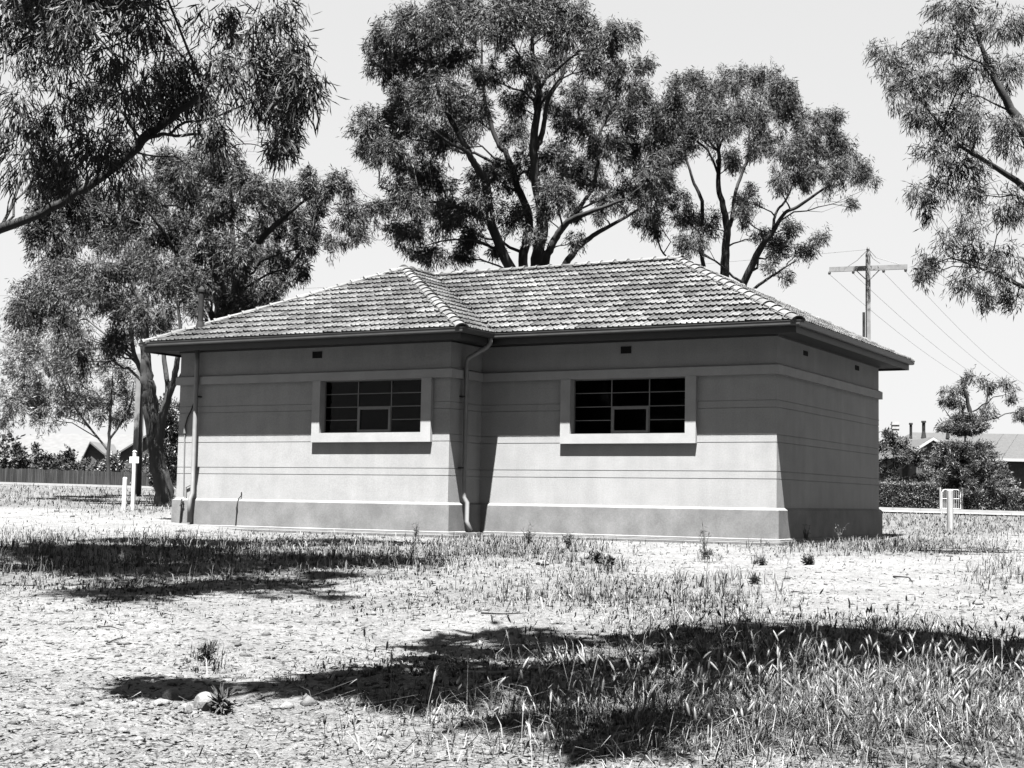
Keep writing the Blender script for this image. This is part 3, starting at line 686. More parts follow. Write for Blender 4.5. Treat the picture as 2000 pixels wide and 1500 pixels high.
T3c = [(1350, 165, 34, 30), (1300, 230, 40, 38), (1318, 190, 28, 28), (1380, 205, 42, 40), (1430, 162, 42, 32), (1490, 168, 38, 32), (1535, 180, 28, 32), (1460, 225, 50, 40), (1400, 258, 42, 38), (1340, 255, 42, 36), (1520, 228, 42, 38), (1550, 205, 16, 30), (1580, 250, 32, 32), (1622, 245, 32, 32),
       (1640, 290, 28, 40), (1590, 298, 42, 36), (1540, 300, 40, 32), (1492, 288, 34, 30), (1665, 338, 32, 26), (1692, 350, 20, 22), (1620, 340, 32, 26), (1562, 350, 36, 26), (1522, 352, 22, 22), (1430, 318, 24, 30), (1300, 305, 38, 30), (1270, 385, 34, 44), (1300, 365, 24, 30), (1280, 435, 28, 28), (1340, 430, 36, 28),
       (1352, 480, 30, 24), (1385, 440, 22, 26), (1462, 392, 28, 26), (1450, 422, 18, 22), (1330, 398, 22, 22), (1480, 458, 22, 14), (1540, 448, 26, 15), (1528, 488, 32, 24), (1570, 488, 26, 18), (1600, 468, 18, 14), (1508, 520, 14, 14), (1530, 542, 14, 9), (1660, 402, 8, 14), (1250, 420, 14, 20)]
r_, cnt['T3'] = make_tree('gum_tree', 'gum with a bare slanting fork above the right-hand end of the ridge', 'tree', 54, T3s, T3c, 2.6, 6500, .18, M['leaf'], M['bark'], 3, group='gum trees behind the station')
T1s = [[(448, 1000, 0, .5), (445, 760, 0, .42), (438, 640, 0, .36), (425, 540, 0, .26), (402, 440, 0, .16), (380, 340, 0, .07)],
       [(442, 660, 0, .3), (470, 560, -.6, .22), (500, 480, -1, .16), (560, 420, -1.4, .1), (605, 385, -1.6, .04)],
       [(440, 640, 0, .24), (462, 560, .8, .2), (455, 480, 1, .15), (452, 420, 1.2, .1), (450, 340, 1.4, .05)],
       [(444, 700, 0, .2), (505, 590, .5, .15), (560, 530, .8, .09), (600, 470, 1, .05)],
       [(440, 660, 0, .2), (405, 600, -.8, .14), (360, 520, -1, .1), (310, 440, -1.2, .07), (270, 390, -1.4, .03)],
       [(441, 690, 0, .15), (410, 640, 1, .1), (392, 600, 1.2, .07), (350, 560, 1.4, .03)]]
T1c = [(400, 312, 40, 22), (335, 325, 40, 30), (450, 330, 36, 28), (482, 368, 40, 30), (382, 380, 48, 38), (305, 395, 46, 38), (430, 418, 46, 38), (520, 392, 38, 28), (560, 372, 28, 24), (600, 362, 28, 22), (625, 400, 28, 30), (570, 430, 40, 32), (510, 450, 40, 32), (255, 385, 36, 38), (232, 455, 34, 38),
       (300, 470, 38, 38), (350, 455, 32, 38), (400, 488, 38, 38), (462, 500, 46, 38), (530, 508, 40, 30), (590, 480, 30, 30), (610, 435, 22, 28), (558, 550, 26, 22), (500, 568, 38, 24), (440, 565, 38, 34), (590, 522, 18, 18), (390, 560, 34, 30), (350, 350, 40, 30), (640, 360, 22, 22), (470, 600, 34, 22), (535, 590, 24, 14), (180, 420, 50, 50), (120, 380, 60, 50), (100, 460, 60, 50)]
r_, cnt['T1'] = make_tree('gum_tree', 'broad dense gum rising behind the left slope of the roof', 'tree', 48, T1s, T1c, 2.6, 7400, .2, M['leaf'], M['bark'], 5, group='gum trees behind the station')
T4s = [[(325, 985, 0, .42), (315, 930, 0, .36), (303, 860, 0, .33), (294, 790, 0, .31), (287, 740, 0, .28), (284, 690, 0, .2), (280, 620, 0, .15), (262, 560, 0, .1), (250, 500, 0, .05)],
       [(309, 880, 0, .2), (318, 815, -.2, .19), (334, 762, -.3, .14), (345, 715, -.4, .12), (352, 640, -.4, .07), (340, 560, -.4, .04)],
       [(316, 830, -.1, .13), (328, 770, .4, .11), (322, 705, .6, .1), (325, 640, .6, .06), (310, 570, .6, .03)],
       [(290, 760, 0, .12), (270, 712, .3, .1), (259, 675, .4, .09), (252, 600, .5, .05), (225, 540, .5, .03)],
       [(334, 765, -.3, .07), (352, 735, -.8, .06), (372, 700, -1, .04)]]
T4c = [(350, 560, 34, 30), (302, 560, 32, 38), (260, 515, 30, 34), (222, 540, 28, 38), (322, 615, 32, 24), (270, 620, 34, 32), (222, 615, 26, 38), (390, 605, 30, 20), (300, 650, 24, 18), (240, 665, 22, 22), (205, 690, 14, 26), (180, 560, 40, 50), (120, 560, 50, 60), (140, 650, 40, 40), (355, 520, 26, 24), (60, 600, 50, 60), (330, 650, 22, 16), (225, 670, 26, 22), (160, 700, 30, 30), (240, 590, 30, 26), (300, 520, 34, 26), (210, 480, 30, 30)]
r_, cnt['T4'] = make_tree('gum_tree', 'leaning gum with forked dark trunk standing left of the building', 'tree', 44, T4s, T4c, 2.0, 7500, .17, M['leaf'], M['bark_pale'], 7)
# near gum whose limb hangs into the top left; its crown above the frame shades the ground by the wing
def over(x, y, h):
    g = ground_at(x, y); k = h - g[2]; return g + np.array([.128 * k, -.332 * k, k])
N1c = [(230, 120, 52, 42), (300, 125, 52, 42), (380, 135, 52, 42), (440, 150, 44, 40), (500, 125, 36, 34), (545, 160, 44, 36), (592, 158, 30, 34), (602, 205, 22, 30), (560, 215, 32, 24), (500, 200, 42, 32), (250, 195, 52, 42), (300, 235, 36, 30), (235, 285, 36, 36), (210, 335, 28, 36), (410, 262, 22, 26), (562, 262, 20, 20), (545, 290, 18, 18),
       (335, 185, 50, 34), (405, 200, 40, 26), (130, 110, 60, 50), (110, 230, 60, 50), (50, 310, 44, 44), (160, 180, 50, 50), (150, 40, 60, 40), (290, 40, 60, 40), (430, 60, 60, 36), (560, 95, 40, 26), (40, 80, 60, 60), (90, 330, 55, 45),(180, 290, 34, 34), (30, 200, 50, 50), (140, 310, 40, 40), (530, 40, 50, 30)]
base1 = G(14.5, -8.2)
m = 14.5 / F; rN = np.random.default_rng(11); cl3 = []
for (x, y, rx, ry) in N1c:
    dd = 14.0 + rN.uniform(-1.6, 1.8); c = at(x, y, dd); cl3.append((*c, rx * m, max(rx, ry) * m, ry * m))
up3 = []
for (x, y, rr, h) in ((240, 1055, 1.3, 9), (330, 1075, 1.5, 10), (430, 1062, 1.3, 10.5), (560, 1065, 1.3, 11), (660, 1058, 1.2, 11), (750, 1062, 1.1, 11), (480, 1095, 1.2, 9.5), (600, 1100, 1.1, 9.5), (360, 1115, 1.1, 9), (250, 1110, 1.2, 8.6), (720, 1092, 1.0, 9.5), (810, 1100, .55, 9), (500, 1140, .7, 8.2), (300, 1160, .7, 8), (190, 1080, 1.4, 9), (100, 1100, 1.4, 9), (40, 1070, 1.6, 9), (400, 1150, .6, 8.2), (620, 1128, .5, 8.6), (215, 1150, .5, 8)):
    c = over(x, y, h); up3.append((*c, rr, rr * 1.1, rr * .6))
b = base1; z0 = gz(*b)
def A(x, y, d): return tuple(at(x, y, d))
N1s = [[(b[0], b[1], z0, .5), (b[0] + .1, b[1], 1.4, .42), (b[0] + .5, b[1] + .2, 2.6, .36), (b[0] + 1.1, b[1] + .4, 4.0, .28), (b[0] + 1.4, b[1] + 1.0, 6.5, .2), (b[0] + 1.0, b[1] + 2.5, 9.0, .12)],
       [(b[0] + .7, b[1] + .2, 3.4, .15), (*A(-120, 470, 14.3), .10), (*A(60, 425, 14.1), .07), (*A(160, 372, 14), .065), (*A(220, 330, 14), .062), (*A(290, 265, 14), .08), (*A(345, 222, 14), .06), (*A(400, 180, 14), .035)],
       [(*A(280, 272, 14), .035), (*A(320, 262, 13.9), .03), (*A(345, 266, 13.8), .026), (*A(380, 262, 13.8), .022), (*A(410, 268, 13.8), .018), (*A(450, 288, 13.8), .012), (*A(465, 282, 13.8), .009), (*A(500, 283, 13.8), .007), (*A(540, 302, 13.8), .004)],
       [(*A(330, 262, 14), .025), (*A(360, 240, 14.1), .022), (*A(410, 232, 14.2), .018), (*A(460, 212, 14.3), .013), (*A(520, 190, 14.4), .008), (*A(570, 170, 14.4), .004)],
       [(*A(255, 295, 14), .02), (*A(300, 305, 14.2), .014), (*A(345, 308, 14.2), .008), (*A(372, 330, 14.2), .005)],
       [(b[0] + 1.2, b[1] + .6, 5.0, .16), (b[0] + 2.6, b[1] + 3, 7.5, .12), (b[0] + 3.5, b[1] + 6, 9.5, .07), (b[0] + 5, b[1] + 9, 10.3, .03)],
       [(b[0] + 1.4, b[1] + .9, 6.0, .13), (b[0] + 3.5, b[1] + 2, 8, .09), (b[0] + 6, b[1] + 4.5, 9.3, .05), (b[0] + 8, b[1] + 5, 9.6, .02)]]
r_, cnt['N1'] = make_tree('overhanging_gum_tree', 'near gum reaching its leafy limb into the upper left of the sky', 'tree', 14, None, None, 0, 8800, .135, M['leaf_near'], M['bark'], 13, droop=1.15, pick=300, wfrac=.10, limb_r=.02, spread=.12, clumps3=cl3, stems3=N1s, extra=up3, tuft=.30, slim=.6)
# gum at the right edge
NRc = [(1740, 145, 32, 36), (1748, 185, 20, 26), (1792, 165, 34, 42), (1850, 170, 40, 40), (1900, 150, 34, 34), (1800, 235, 24, 46), (1858, 240, 40, 40), (1905, 240, 32, 42), (1828, 300, 32, 34), (1875, 325, 40, 40), (1835, 365, 26, 26), (1905, 380, 32, 32), (1800, 385, 18, 26), (1812, 405, 14, 20), (1895, 435, 30, 20), (1850, 475, 22, 22), (1815, 515, 26, 14),
       (1900, 495, 24, 30), (1800, 538, 8, 7), (1892, 555, 24, 30), (1918, 588, 14, 14), (1970, 140, 40, 46), (1975, 270, 40, 46), (1970, 400, 34, 40), (1965, 520, 30, 40), (1960, 50, 50, 40), (1850, 85, 50, 32), (1728, 112, 20, 22), (1790, 95, 34, 26), (1980, 600, 26, 30), (1870, 20, 50, 30)]
b = G(27, 12.6); z0 = gz(*b)
NRs = [[(b[0], b[1], z0, .45), (b[0], b[1], 1.5, .38), (*A(2110, 640, 27), .28), (*A(2060, 420, 27), .2), (*A(2000, 260, 27), .14), (*A(1940, 150, 27), .08), (*A(1900, 40, 27), .03)],
       [(*A(2100, 600, 27), .1), (*A(2000, 560, 26.5), .06), (*A(1930, 530, 26), .035), (*A(1850, 500, 26), .012)],
       [(*A(2050, 400, 27), .1), (*A(1950, 330, 26.5), .07), (*A(1870, 280, 26), .04), (*A(1800, 200, 26), .015)]]
mm_ = 26.5 / F; cl3 = []
for (x, y, rx, ry) in NRc:
    c = at(x, y, 26.5 + rN.uniform(-1.6, 1.6)); cl3.append((*c, rx * mm_, max(rx, ry) * mm_, ry * mm_))
r_, cnt['NR'] = make_tree('gum_tree', 'loose gum crown hanging down along the right-hand edge above the hedge', 'tree', 26, None, None, 0, 8000, .15, M['leaf'], M['bark'], 17, droop=1.0, wfrac=.15, limb_r=.03, clumps3=cl3, stems3=NRs, spread=.13)
# gum behind the camera that shades the foreground
cl3 = []
for (x, y, rr, h) in ((345, 1340, .24, 6.4), (640, 1338, .2, 6.5), (730, 1318, .34, 6.8), (800, 1305, .45, 6.6), (900, 1275, .5, 7), (990, 1262, .52, 7.2), (860, 1345, .4, 6.2), (980, 1318, .5, 6.6), (1090, 1335, .5, 6.6), (1060, 1248, .3, 7.4), (1290, 1268, .5, 7), (1210, 1310, .5, 6.6), (1240, 1350, .4, 6.3),
                     (1390, 1250, .6, 7.2), (1500, 1245, .65, 7.5), (1610, 1245, .65, 7.5), (1720, 1250, .65, 7.5), (1830, 1255, .65, 7.5), (1940, 1262, .65, 7.5), (1420, 1300, .5, 6.8), (1540, 1295, .45, 6.8), (1660, 1290, .4, 6.8), (1800, 1292, .45, 6.8), (1920, 1300, .45, 6.8), (1380, 1350, .4, 6.2), (1150, 1420, .5, 6)):
    c = over(x, y, h); cl3.append((*c, rr, rr * 1.15, rr * .6))
b = G(-1.5, 7.0); z0 = gz(*b)
for k in range(16):
    cl3.append((b[0] + rN.uniform(-5, 4), b[1] + rN.uniform(-6, 3), rN.uniform(7, 12), 1.5, 1.5, 1.0))
N2s = [[(b[0], b[1], z0, .55), (b[0] - .1, b[1], 2, .45), (b[0] - .4, b[1] + .1, 4.2, .36), (b[0] - .8, b[1] - .6, 7, .22), (b[0] - 1, b[1] - 1, 10, .1)],
       [(b[0] - .4, b[1] + .1, 4.3, .2), (b[0] - 1.6, b[1] + 2, 6.0, .13), (b[0] - 2.3, b[1] + 4.0, 6.9, .07), (b[0] - 2.6, b[1] + 5.5, 7.2, .03)],
       [(b[0] - .3, b[1] + .1, 4.0, .16), (b[0] - 2.6, b[1] + .8, 5.8, .1), (b[0] - 4.4, b[1] + 1.2, 6.3, .05)]]
r_, cnt['N2'] = make_tree('shade_gum_tree', 'gum beside the photographer whose crown shades the near grass', 'tree', 8, None, None, 0, 2100, .34, M['leaf_near'], M['bark'], 19, droop=1.0, wfrac=.42, limb_r=.03, clumps3=cl3, stems3=N2s)
for k_, (d_, l_, lb_) in enumerate(((-9, -14, 'unseen gum added behind the camera to the left to block sky'), (-12, -3, 'unseen gum added straight behind the camera to block sky'), (-7, 17, 'unseen gum added behind the camera to the right to block sky'), (2, -21, 'unseen bushy gum added left of the camera to block sky'), (-2, 29, 'unseen bushy gum added well right of the camera to block sky'),  # unseen trees added to keep low sky light off the shaded walls
                                    (14, 27, 'unseen gum added out to the right to block sky from the end wall'), (26, 27, 'second unseen gum added further back to block sky from the end wall'), (8, -30, 'unseen gum added far out to the left to block sky'), (-20, 8, 'unseen gum added far behind the camera at right to block sky'), (-20, -12, 'unseen gum added far behind the camera at left to block sky'))):
    b = G(d_, l_); z0 = gz(*b); cl3 = [(b[0] + rN.uniform(-4.5, 4.5), b[1] + rN.uniform(-4.5, 4.5), rN.uniform(2.6, 12), 2.0, 2.0, 1.6) for _ in range(34)]
    make_tree('sky_block_tree', lb_, 'tree', 8, None, None, 0, 150, .8, M['leaf'], M['bark'], 60 + k_, clumps3=cl3,
              stems3=[[(b[0], b[1], z0, .5), (b[0] + .2, b[1], 4, .35), (b[0], b[1] + .3, 9, .2), (b[0], b[1], 12, .08)]], wfrac=.5, twig=False, spread=.5)
# background plants
FRs = [[(1893, 985, 0, .5), (1895, 860, 0, .4), (1893, 800, 0, .25), (1880, 750, 0, .1)], [(1895, 850, 0, .2), (1925, 790, 1, .12), (1930, 750, 1, .05)], [(1894, 850, 0, .15), (1860, 820, -1, .08), (1845, 800, -1, .04)]]
FRc = [(1872, 757, 24, 20), (1902, 742, 22, 15), (1850, 790, 14, 12), (1884, 788, 18, 14), (1925, 755, 20, 15), (1865, 825, 26, 9), (1842, 832, 12, 7), (1932, 800, 14, 22), (1965, 765, 26, 24), (1900, 820, 22, 9), (1855, 770, 14, 12), (1990, 800, 20, 30), (1915, 830, 20, 8)]
r_, cnt['FR'] = make_tree('gum_tree', 'small distant gum with open crown above the house roofs at right', 'tree', 118, FRs, FRc, 3, 500, .42, M['leaf'], M['bark'], 23, twig=False, tuft=.4, spread=.3)
FLc = [(218, 722, 28, 22), (245, 738, 26, 24), (222, 775, 28, 24), (252, 785, 22, 26), (205, 800, 18, 22), (240, 815, 26, 16), (130, 730, 50, 50), (60, 700, 60, 60), (100, 800, 50, 40), (30, 790, 40, 50), (165, 780, 34, 30)]
FLs = [[(212, 965, 0, .16), (212, 880, 0, .13), (216, 800, 0, .09), (220, 730, 0, .04)], [(213, 860, 0, .08), (252, 800, .5, .08), (262, 740, .5, .03)], [(211, 880, 0, .08), (150, 800, 1, .08), (110, 720, 1, .04)]]
r_, cnt['FL'] = make_tree('pale_street_tree', 'pale open-crowned tree over the house roof at far left', 'tree', 76, FLs, FLc, 2.5, 2600, .26, M['leaf_pale'], M['bark_pale'], 29, droop=.3, twig=True, tuft=.5)
def shrub(name, label, cat, d, clumps, depth, per, leaf, mat, seed, droop=.0, wf=.5, group=None, stem=.05):
    c0 = clumps[0]; xs = [c[0] for c in clumps]; xm = sum(xs) / len(xs); p = at(xm, 960, d); g = gz(p[0], p[1])
    xg, yg, _ = proj(np.array([p[0], p[1], g]))
    st_ = [[(xg, yg + 3, 0, stem), (xm, (yg + c0[1]) / 2, 0, stem * .7), (c0[0], c0[1], 0, stem * .4)]]
    return make_tree(name, label, cat, d, st_, clumps, depth, per, leaf, mat, M['bark'], seed, droop=droop, wfrac=wf, twig=False, limb_r=.02, group=group, tuft=.3)
shrub('dense_shrub', 'dark dense shrub behind the leaning gum trunk', 'shrub', 60, [(322, 860, 22, 40), (330, 900, 20, 40), (318, 930, 20, 30), (335, 830, 14, 20), (300, 930, 16, 26), (340, 800, 12, 16), (290, 905, 12, 18), (350, 880, 20, 50), (372, 900, 20, 50), (322, 800, 12, 22)], .6, 4200, .16, M['leaf_dark'], 31)
shrub('garden_bush', 'low dark bush above the paling fence at left', 'shrub', 92, [(218, 908, 26, 16), (200, 915, 20, 14), (240, 918, 16, 12), (262, 926, 14, 12)], .6, 2600, .2, M['leaf_dark'], 33)
shrub('garden_bush', 'broad leafy bush filling the fence line at the left edge', 'shrub', 90, [(60, 900, 60, 26), (120, 905, 50, 24), (160, 912, 30, 20), (10, 895, 40, 30)], 1.5, 1200, .25, M['leaf'], 34)
shrub('leafy_bush', 'tall leafy bush behind the hedge next to the building corner', 'shrub', 72, [(1745, 890, 32, 34), (1730, 925, 30, 26), (1775, 910, 28, 30), (1720, 880, 18, 34), (1760, 862, 20, 18), (1790, 925, 18, 22), (1728, 856, 10, 14), (1745, 858, 10, 12), (1775, 878, 16, 16), (1795, 900, 16, 20), (1720, 940, 24, 14), (1760, 940, 28, 12), (1700, 900, 20, 40)], .8, 900, .17, M['leaf'], 35)
shrub('dark_hedge_bush', 'dark bush under the layered pine beside the gate', 'shrub', 73, [(1850, 950, 40, 12), (1900, 950, 36, 14), (1950, 945, 40, 20), (1815, 945, 20, 10)], .8, 700, .2, M['leaf_dark'], 36)
# clipped hedges
def hedge(label, l0, l1, d, dep, h, seed, rag=0.03, nper=1500):
    r = np.random.default_rng(seed); a = G(d, l0); b = G(d, l1); z0 = gz(*((a + b) / 2)) + .1
    root = empty('clipped_hedge', (*((a + b) / 2), z0), label, 'hedge')
    n = int(nper * (l1 - l0)); u = r.random(n); w = r.random(n); hh = r.random(n)
    face = r.random(n); w = np.where(face < .6, 0, w); hh = np.where((face > .6) & (face < .93), 1, hh); w = np.where(face > .93, 1, w)
    bumpy = rag * (fbm(u * (l1 - l0) * 2, hh * 4, seed) * 4 - 2)
    P = np.zeros((n, 3)); ll = l0 + (l1 - l0) * u; dd_ = d + w * dep + np.where(w == 0, bumpy, 0)
    P[:, 0] = C0[0] + FH[0] * dd_ + RH[0] * ll; P[:, 1] = C0[1] + FH[1] * dd_ + RH[1] * ll; P[:, 2] = z0 + h * hh + np.where(hh == 1, bumpy, 0)
    P += r.normal(size=P.shape) * .03; Ln = r.uniform(.05, .11, n)
    leaves_to_mesh('foliage', P, r.normal(size=(n, 3)), Ln, Ln * .6, M['hedge'], root, r.uniform(.5, 1.7, n), r, kind=None)
    core = MB(); m_ = (a + b) / 2 + FH * dep / 2; core.obox((m_[0], m_[1], z0 + h / 2 - .06), (RH[0] * (l1 - l0) / 2 * .98, RH[1] * (l1 - l0) / 2 * .98, 0), (FH[0] * (dep / 2 - .06), FH[1] * (dep / 2 - .06), 0), (0, 0, h / 2 - .02)); core.build('branches', M['black'], root)
L_ = lambda x, d: (x - CX) / F * d
hedge('long clipped hedge right of the building corner', L_(1690, 70), L_(1841, 70), 70, .8, 1.28, 41)
hedge('short ragged hedge right of the garden gate', L_(1878, 70), L_(2060, 70), 70, .8, 1.1, 42, rag=.09)
# layered pine
def norfolk():
    r = np.random.default_rng(51); d = 71.5; base = at(1886, 1000, d); g = gz(base[0], base[1]); x0, y0 = base[0], base[1]
    root = empty('norfolk_pine', (x0, y0, g), 'young layered pine with upswept tiers in the garden at right', 'tree')
    top = at(1886, 818, d)[2]; t = MB(); t.tube([(x0, y0, g), (x0, y0, (g + top) / 2), (x0, y0, top)], [.12, .07, .02], 8); t.build('trunk', M['bark'], root)
    P = []; Dv = []; bm_ = MB(); tiers = [(.98, .4), (.86, .95), (.68, 1.2), (.58, 1.45), (.47, 1.75), (.37, 1.95), (.27, 2.15), (.16, 2.35)]
    for f, R_ in tiers:
        z = g + (top - g) * f
        n = 9
        for k in range(n):
            th = 2 * math.pi * (k + r.random() * .5) / n; dirv = np.array([math.cos(th), math.sin(th), 0])
            pts = []
            for s in np.linspace(0, 1, 9):
                pts.append(np.array([x0, y0, z]) + dirv * R_ * s * r.uniform(.97, 1.03) + np.array([0, 0, R_ * (.32 * s * s if f > .8 else -.1 * s + .25 * s * s)]))
            pts = np.array(pts); bm_.tube(pts, np.linspace(.025, .008, 9), 4, caps=False)
            for s in np.linspace(.12, 1, 22):
                q = pts[min(8, int(s * 8))] + (pts[min(8, int(s * 8) + 1 if int(s * 8) < 8 else 8)] - pts[min(8, int(s * 8))]) * ((s * 8) % 1)
                m_ = 60; P.append(q + r.normal(size=(m_, 3)) * [.09, .09, .07] * (1 + .5 * s)); e = r.normal(size=(m_, 3)) * .7 + dirv * .5; e[:, 2] += .4; Dv.append(e)
    bm_.build('branches', M['bark'], root); P = np.concatenate(P); Dv = np.concatenate(Dv); n = len(P)
    leaves_to_mesh('foliage', P, Dv, r.uniform(.1, .22, n), np.full(n, .04), M['pine'], root, r.uniform(.5, 1.7, n), r, kind=None)
norfolk()
# far band of trees that closes the view along the road
def tree_line():
    r = np.random.default_rng(55); P = []; 
    n = 60000; lat = r.uniform(-260, 260, n); d = r.uniform(185, 215, n); hmax = 2.5 + 6.5 * np.clip(fbm(lat * .05 + 50, d * .01, 5) * 1.9 - .35, .05, 1)
    h = hmax * r.random(n) ** .6
    P = np.zeros((n, 3)); P[:, 0] = C0[0] + FH[0] * d + RH[0] * lat; P[:, 1] = C0[1] + FH[1] * d + RH[1] * lat; P[:, 2] = terrain(P[:, 0], P[:, 1], False) + h
    P += r.normal(size=P.shape) * .3
    Ln = r.uniform(.5, 1.1, n); root = None
    k = 4; a, b, c = leaf_frames(n, r.normal(size=(n, 3)), r)
    V = P[:, None] + LT[None, :, 0, None] * a[:, None] * Ln[:, None, None] + LT[None, :, 1, None] * b[:, None] * Ln[:, None, None]
    o = fast_mesh('distant_trees', V.reshape(-1, 3), np.arange(n * 4).reshape(-1, 4), M['leaf'], shade=np.repeat(r.uniform(.6, 1.5, n), 4), kind='stuff')
    tag(o, 'far belt of trees closing the view beyond the houses', 'trees')
tree_line()

# ------------------------------------------------------------------ poles and wires
def stobie(label, x, d, htop, yaw, arm, group=None, w=.1, dep=.36, sc=1.0, armw=1.45, top_x=None):
    b = G(d, L_(x, d)); z0 = gz(*b); root = empty('power_pole', (b[0], b[1], z0), label, 'power pole', group)
    ax = np.array([math.cos(yaw), math.sin(yaw), 0]); ay = np.array([-math.sin(yaw), math.cos(yaw), 0]); H = htop - z0
    def prism(mb_, off0, off1, hw, zb, zt):                # tapering slab between two offsets along ay
        v = []
        for z, k in ((zb, 1.0), (zt, .62)):
            for s, o in ((-1, off0), (1, off0), (1, off1), (-1, off1)): v.append(np.array([b[0], b[1], z]) + ax * s * hw + ay * o * k)
        mb_.add(v, [(0, 3, 2, 1), (4, 5, 6, 7), (0, 1, 5, 4), (1, 2, 6, 5), (2, 3, 7, 6), (3, 0, 4, 7)])
    c = MB(); prism(c, -dep / 2 + .02, dep / 2 - .02, w * .8, z0 - .3, z0 + H * .97); c.build('concrete_core', M['concrete'], root)
    for s in (-1, 1):
        f = MB(); prism(f, s * dep / 2 - .015, s * dep / 2 + .015, w, z0 - .3, z0 + H); f.build('steel_flange', M['pole_steel'], root)
    if arm:
        za = z0 + H - .62; A_ = MB(); A_.obox((b[0], b[1], za), RA * armw, np.array([-RA[1], RA[0], 0]) * .05, np.array([0, 0, .09])); A_.build('cross_arm', M['pole_steel'], root)
        B_ = MB()
        for s in (-1, 1): B_.tube([np.array([b[0], b[1], za - .5]), np.array([b[0], b[1], za - .06]) + RA * s * .45], .018, 6)
        B_.build('arm_brace', M['pole_steel'], root)
        for s in (-1.0, -.38, .40, .96):
            i_ = MB(); p = np.array([b[0], b[1], za - .13]) + RA * armw * s; i_.tube([p + [0, 0, .06], p, p - [0, 0, .06]], [.03, .06, .04], 8); i_.build('insulator', M['porcelain'], root)
        t_ = MB(); p = np.array([b[0], b[1], z0 + H]); t_.tube([p, p + [0, 0, .12], p + [0, 0, .2]], [.05, .06, .03], 8)
        t_.tube([p + [0, 0, .1], p + RA * -.4 + [0, 0, -.3], p + RA * -.75 + [0, 0, -.52]], .012, 5); t_.tube([p + [0, 0, .14], p + RA * .3 + [0, 0, -.22], p + RA * .7 + [0, 0, -.36], p + RA * 1.15 + [0, 0, -.5]], .012, 5)
        t_.tube([p + [0, 0, .1], p + RA * .18 + [0, 0, -.25], p + RA * .45 + [0, 0, -.45]], .012, 5); t_.build('jumper_cable', M['wire'], root)
        cb = MB(); cb.tube([np.array([b[0], b[1], z0 + H - 3.3]) - RA * .16, np.array([b[0], b[1], z0 + H - 2.3]) - RA * .16], .05, 8); cb.build('cable_box', M['rust'], root)
    return b, z0
RA = unit(np.array([RH[0] - FH[0] * .35, RH[1] - FH[1] * .35, 0.0]))
dP = 55; htop = at(1698, 487, dP)[2]
pb, pz = stobie('tall slender pole with a cross arm above the right-hand eave', 1698, dP, htop, math.atan2(RA[1], RA[0]) + .35, True, w=.07, dep=.30)
pl_b, _ = stobie('plain pole beside the leaning gum trunk', 272, 52, at(272, 690, 52)[2], .2, False, w=.10, dep=.34)
za = htop - .62 - .18
wl_ = []
nxt = G(125, 44)
for k_, s in enumerate((-1.0, -.38, .40, .96)):
    p0 = np.array([pb[0], pb[1], za]) + RA * 1.45 * s; p1 = np.array([nxt[0], nxt[1], za + .2]) + RA * 1.45 * s
    w_ = MB(); pts = [p0 + (p1 - p0) * t - np.array([0, 0, 1]) * 4 * 1.3 * t * (1 - t) for t in np.linspace(0, 1, 18)]
    w_.tube(pts, .007, 4, caps=False)
    o = w_.build('power_line', M['wire'], loc=tuple(p0)); tag(o, ('power line leaving the left end of the cross arm', 'power line leaving the cross arm just left of the pole', 'power line leaving the cross arm just right of the pole', 'power line leaving the right end of the cross arm')[k_], 'wire', 'power lines at the right')
p1 = np.array([*G(70, -60), za + 1.5]); p0 = np.array([pb[0], pb[1], htop + .1])
w_ = MB(); w_.tube([p0 + (p1 - p0) * t - np.array([0, 0, 1]) * 4 * 1.6 * t * (1 - t) for t in np.linspace(0, 1, 24)], .007, 4, caps=False)
o = w_.build('power_line', M['wire'], loc=tuple(p0)); tag(o, 'faint wire running left from the pole top behind the gums', 'wire', 'power lines at the right')

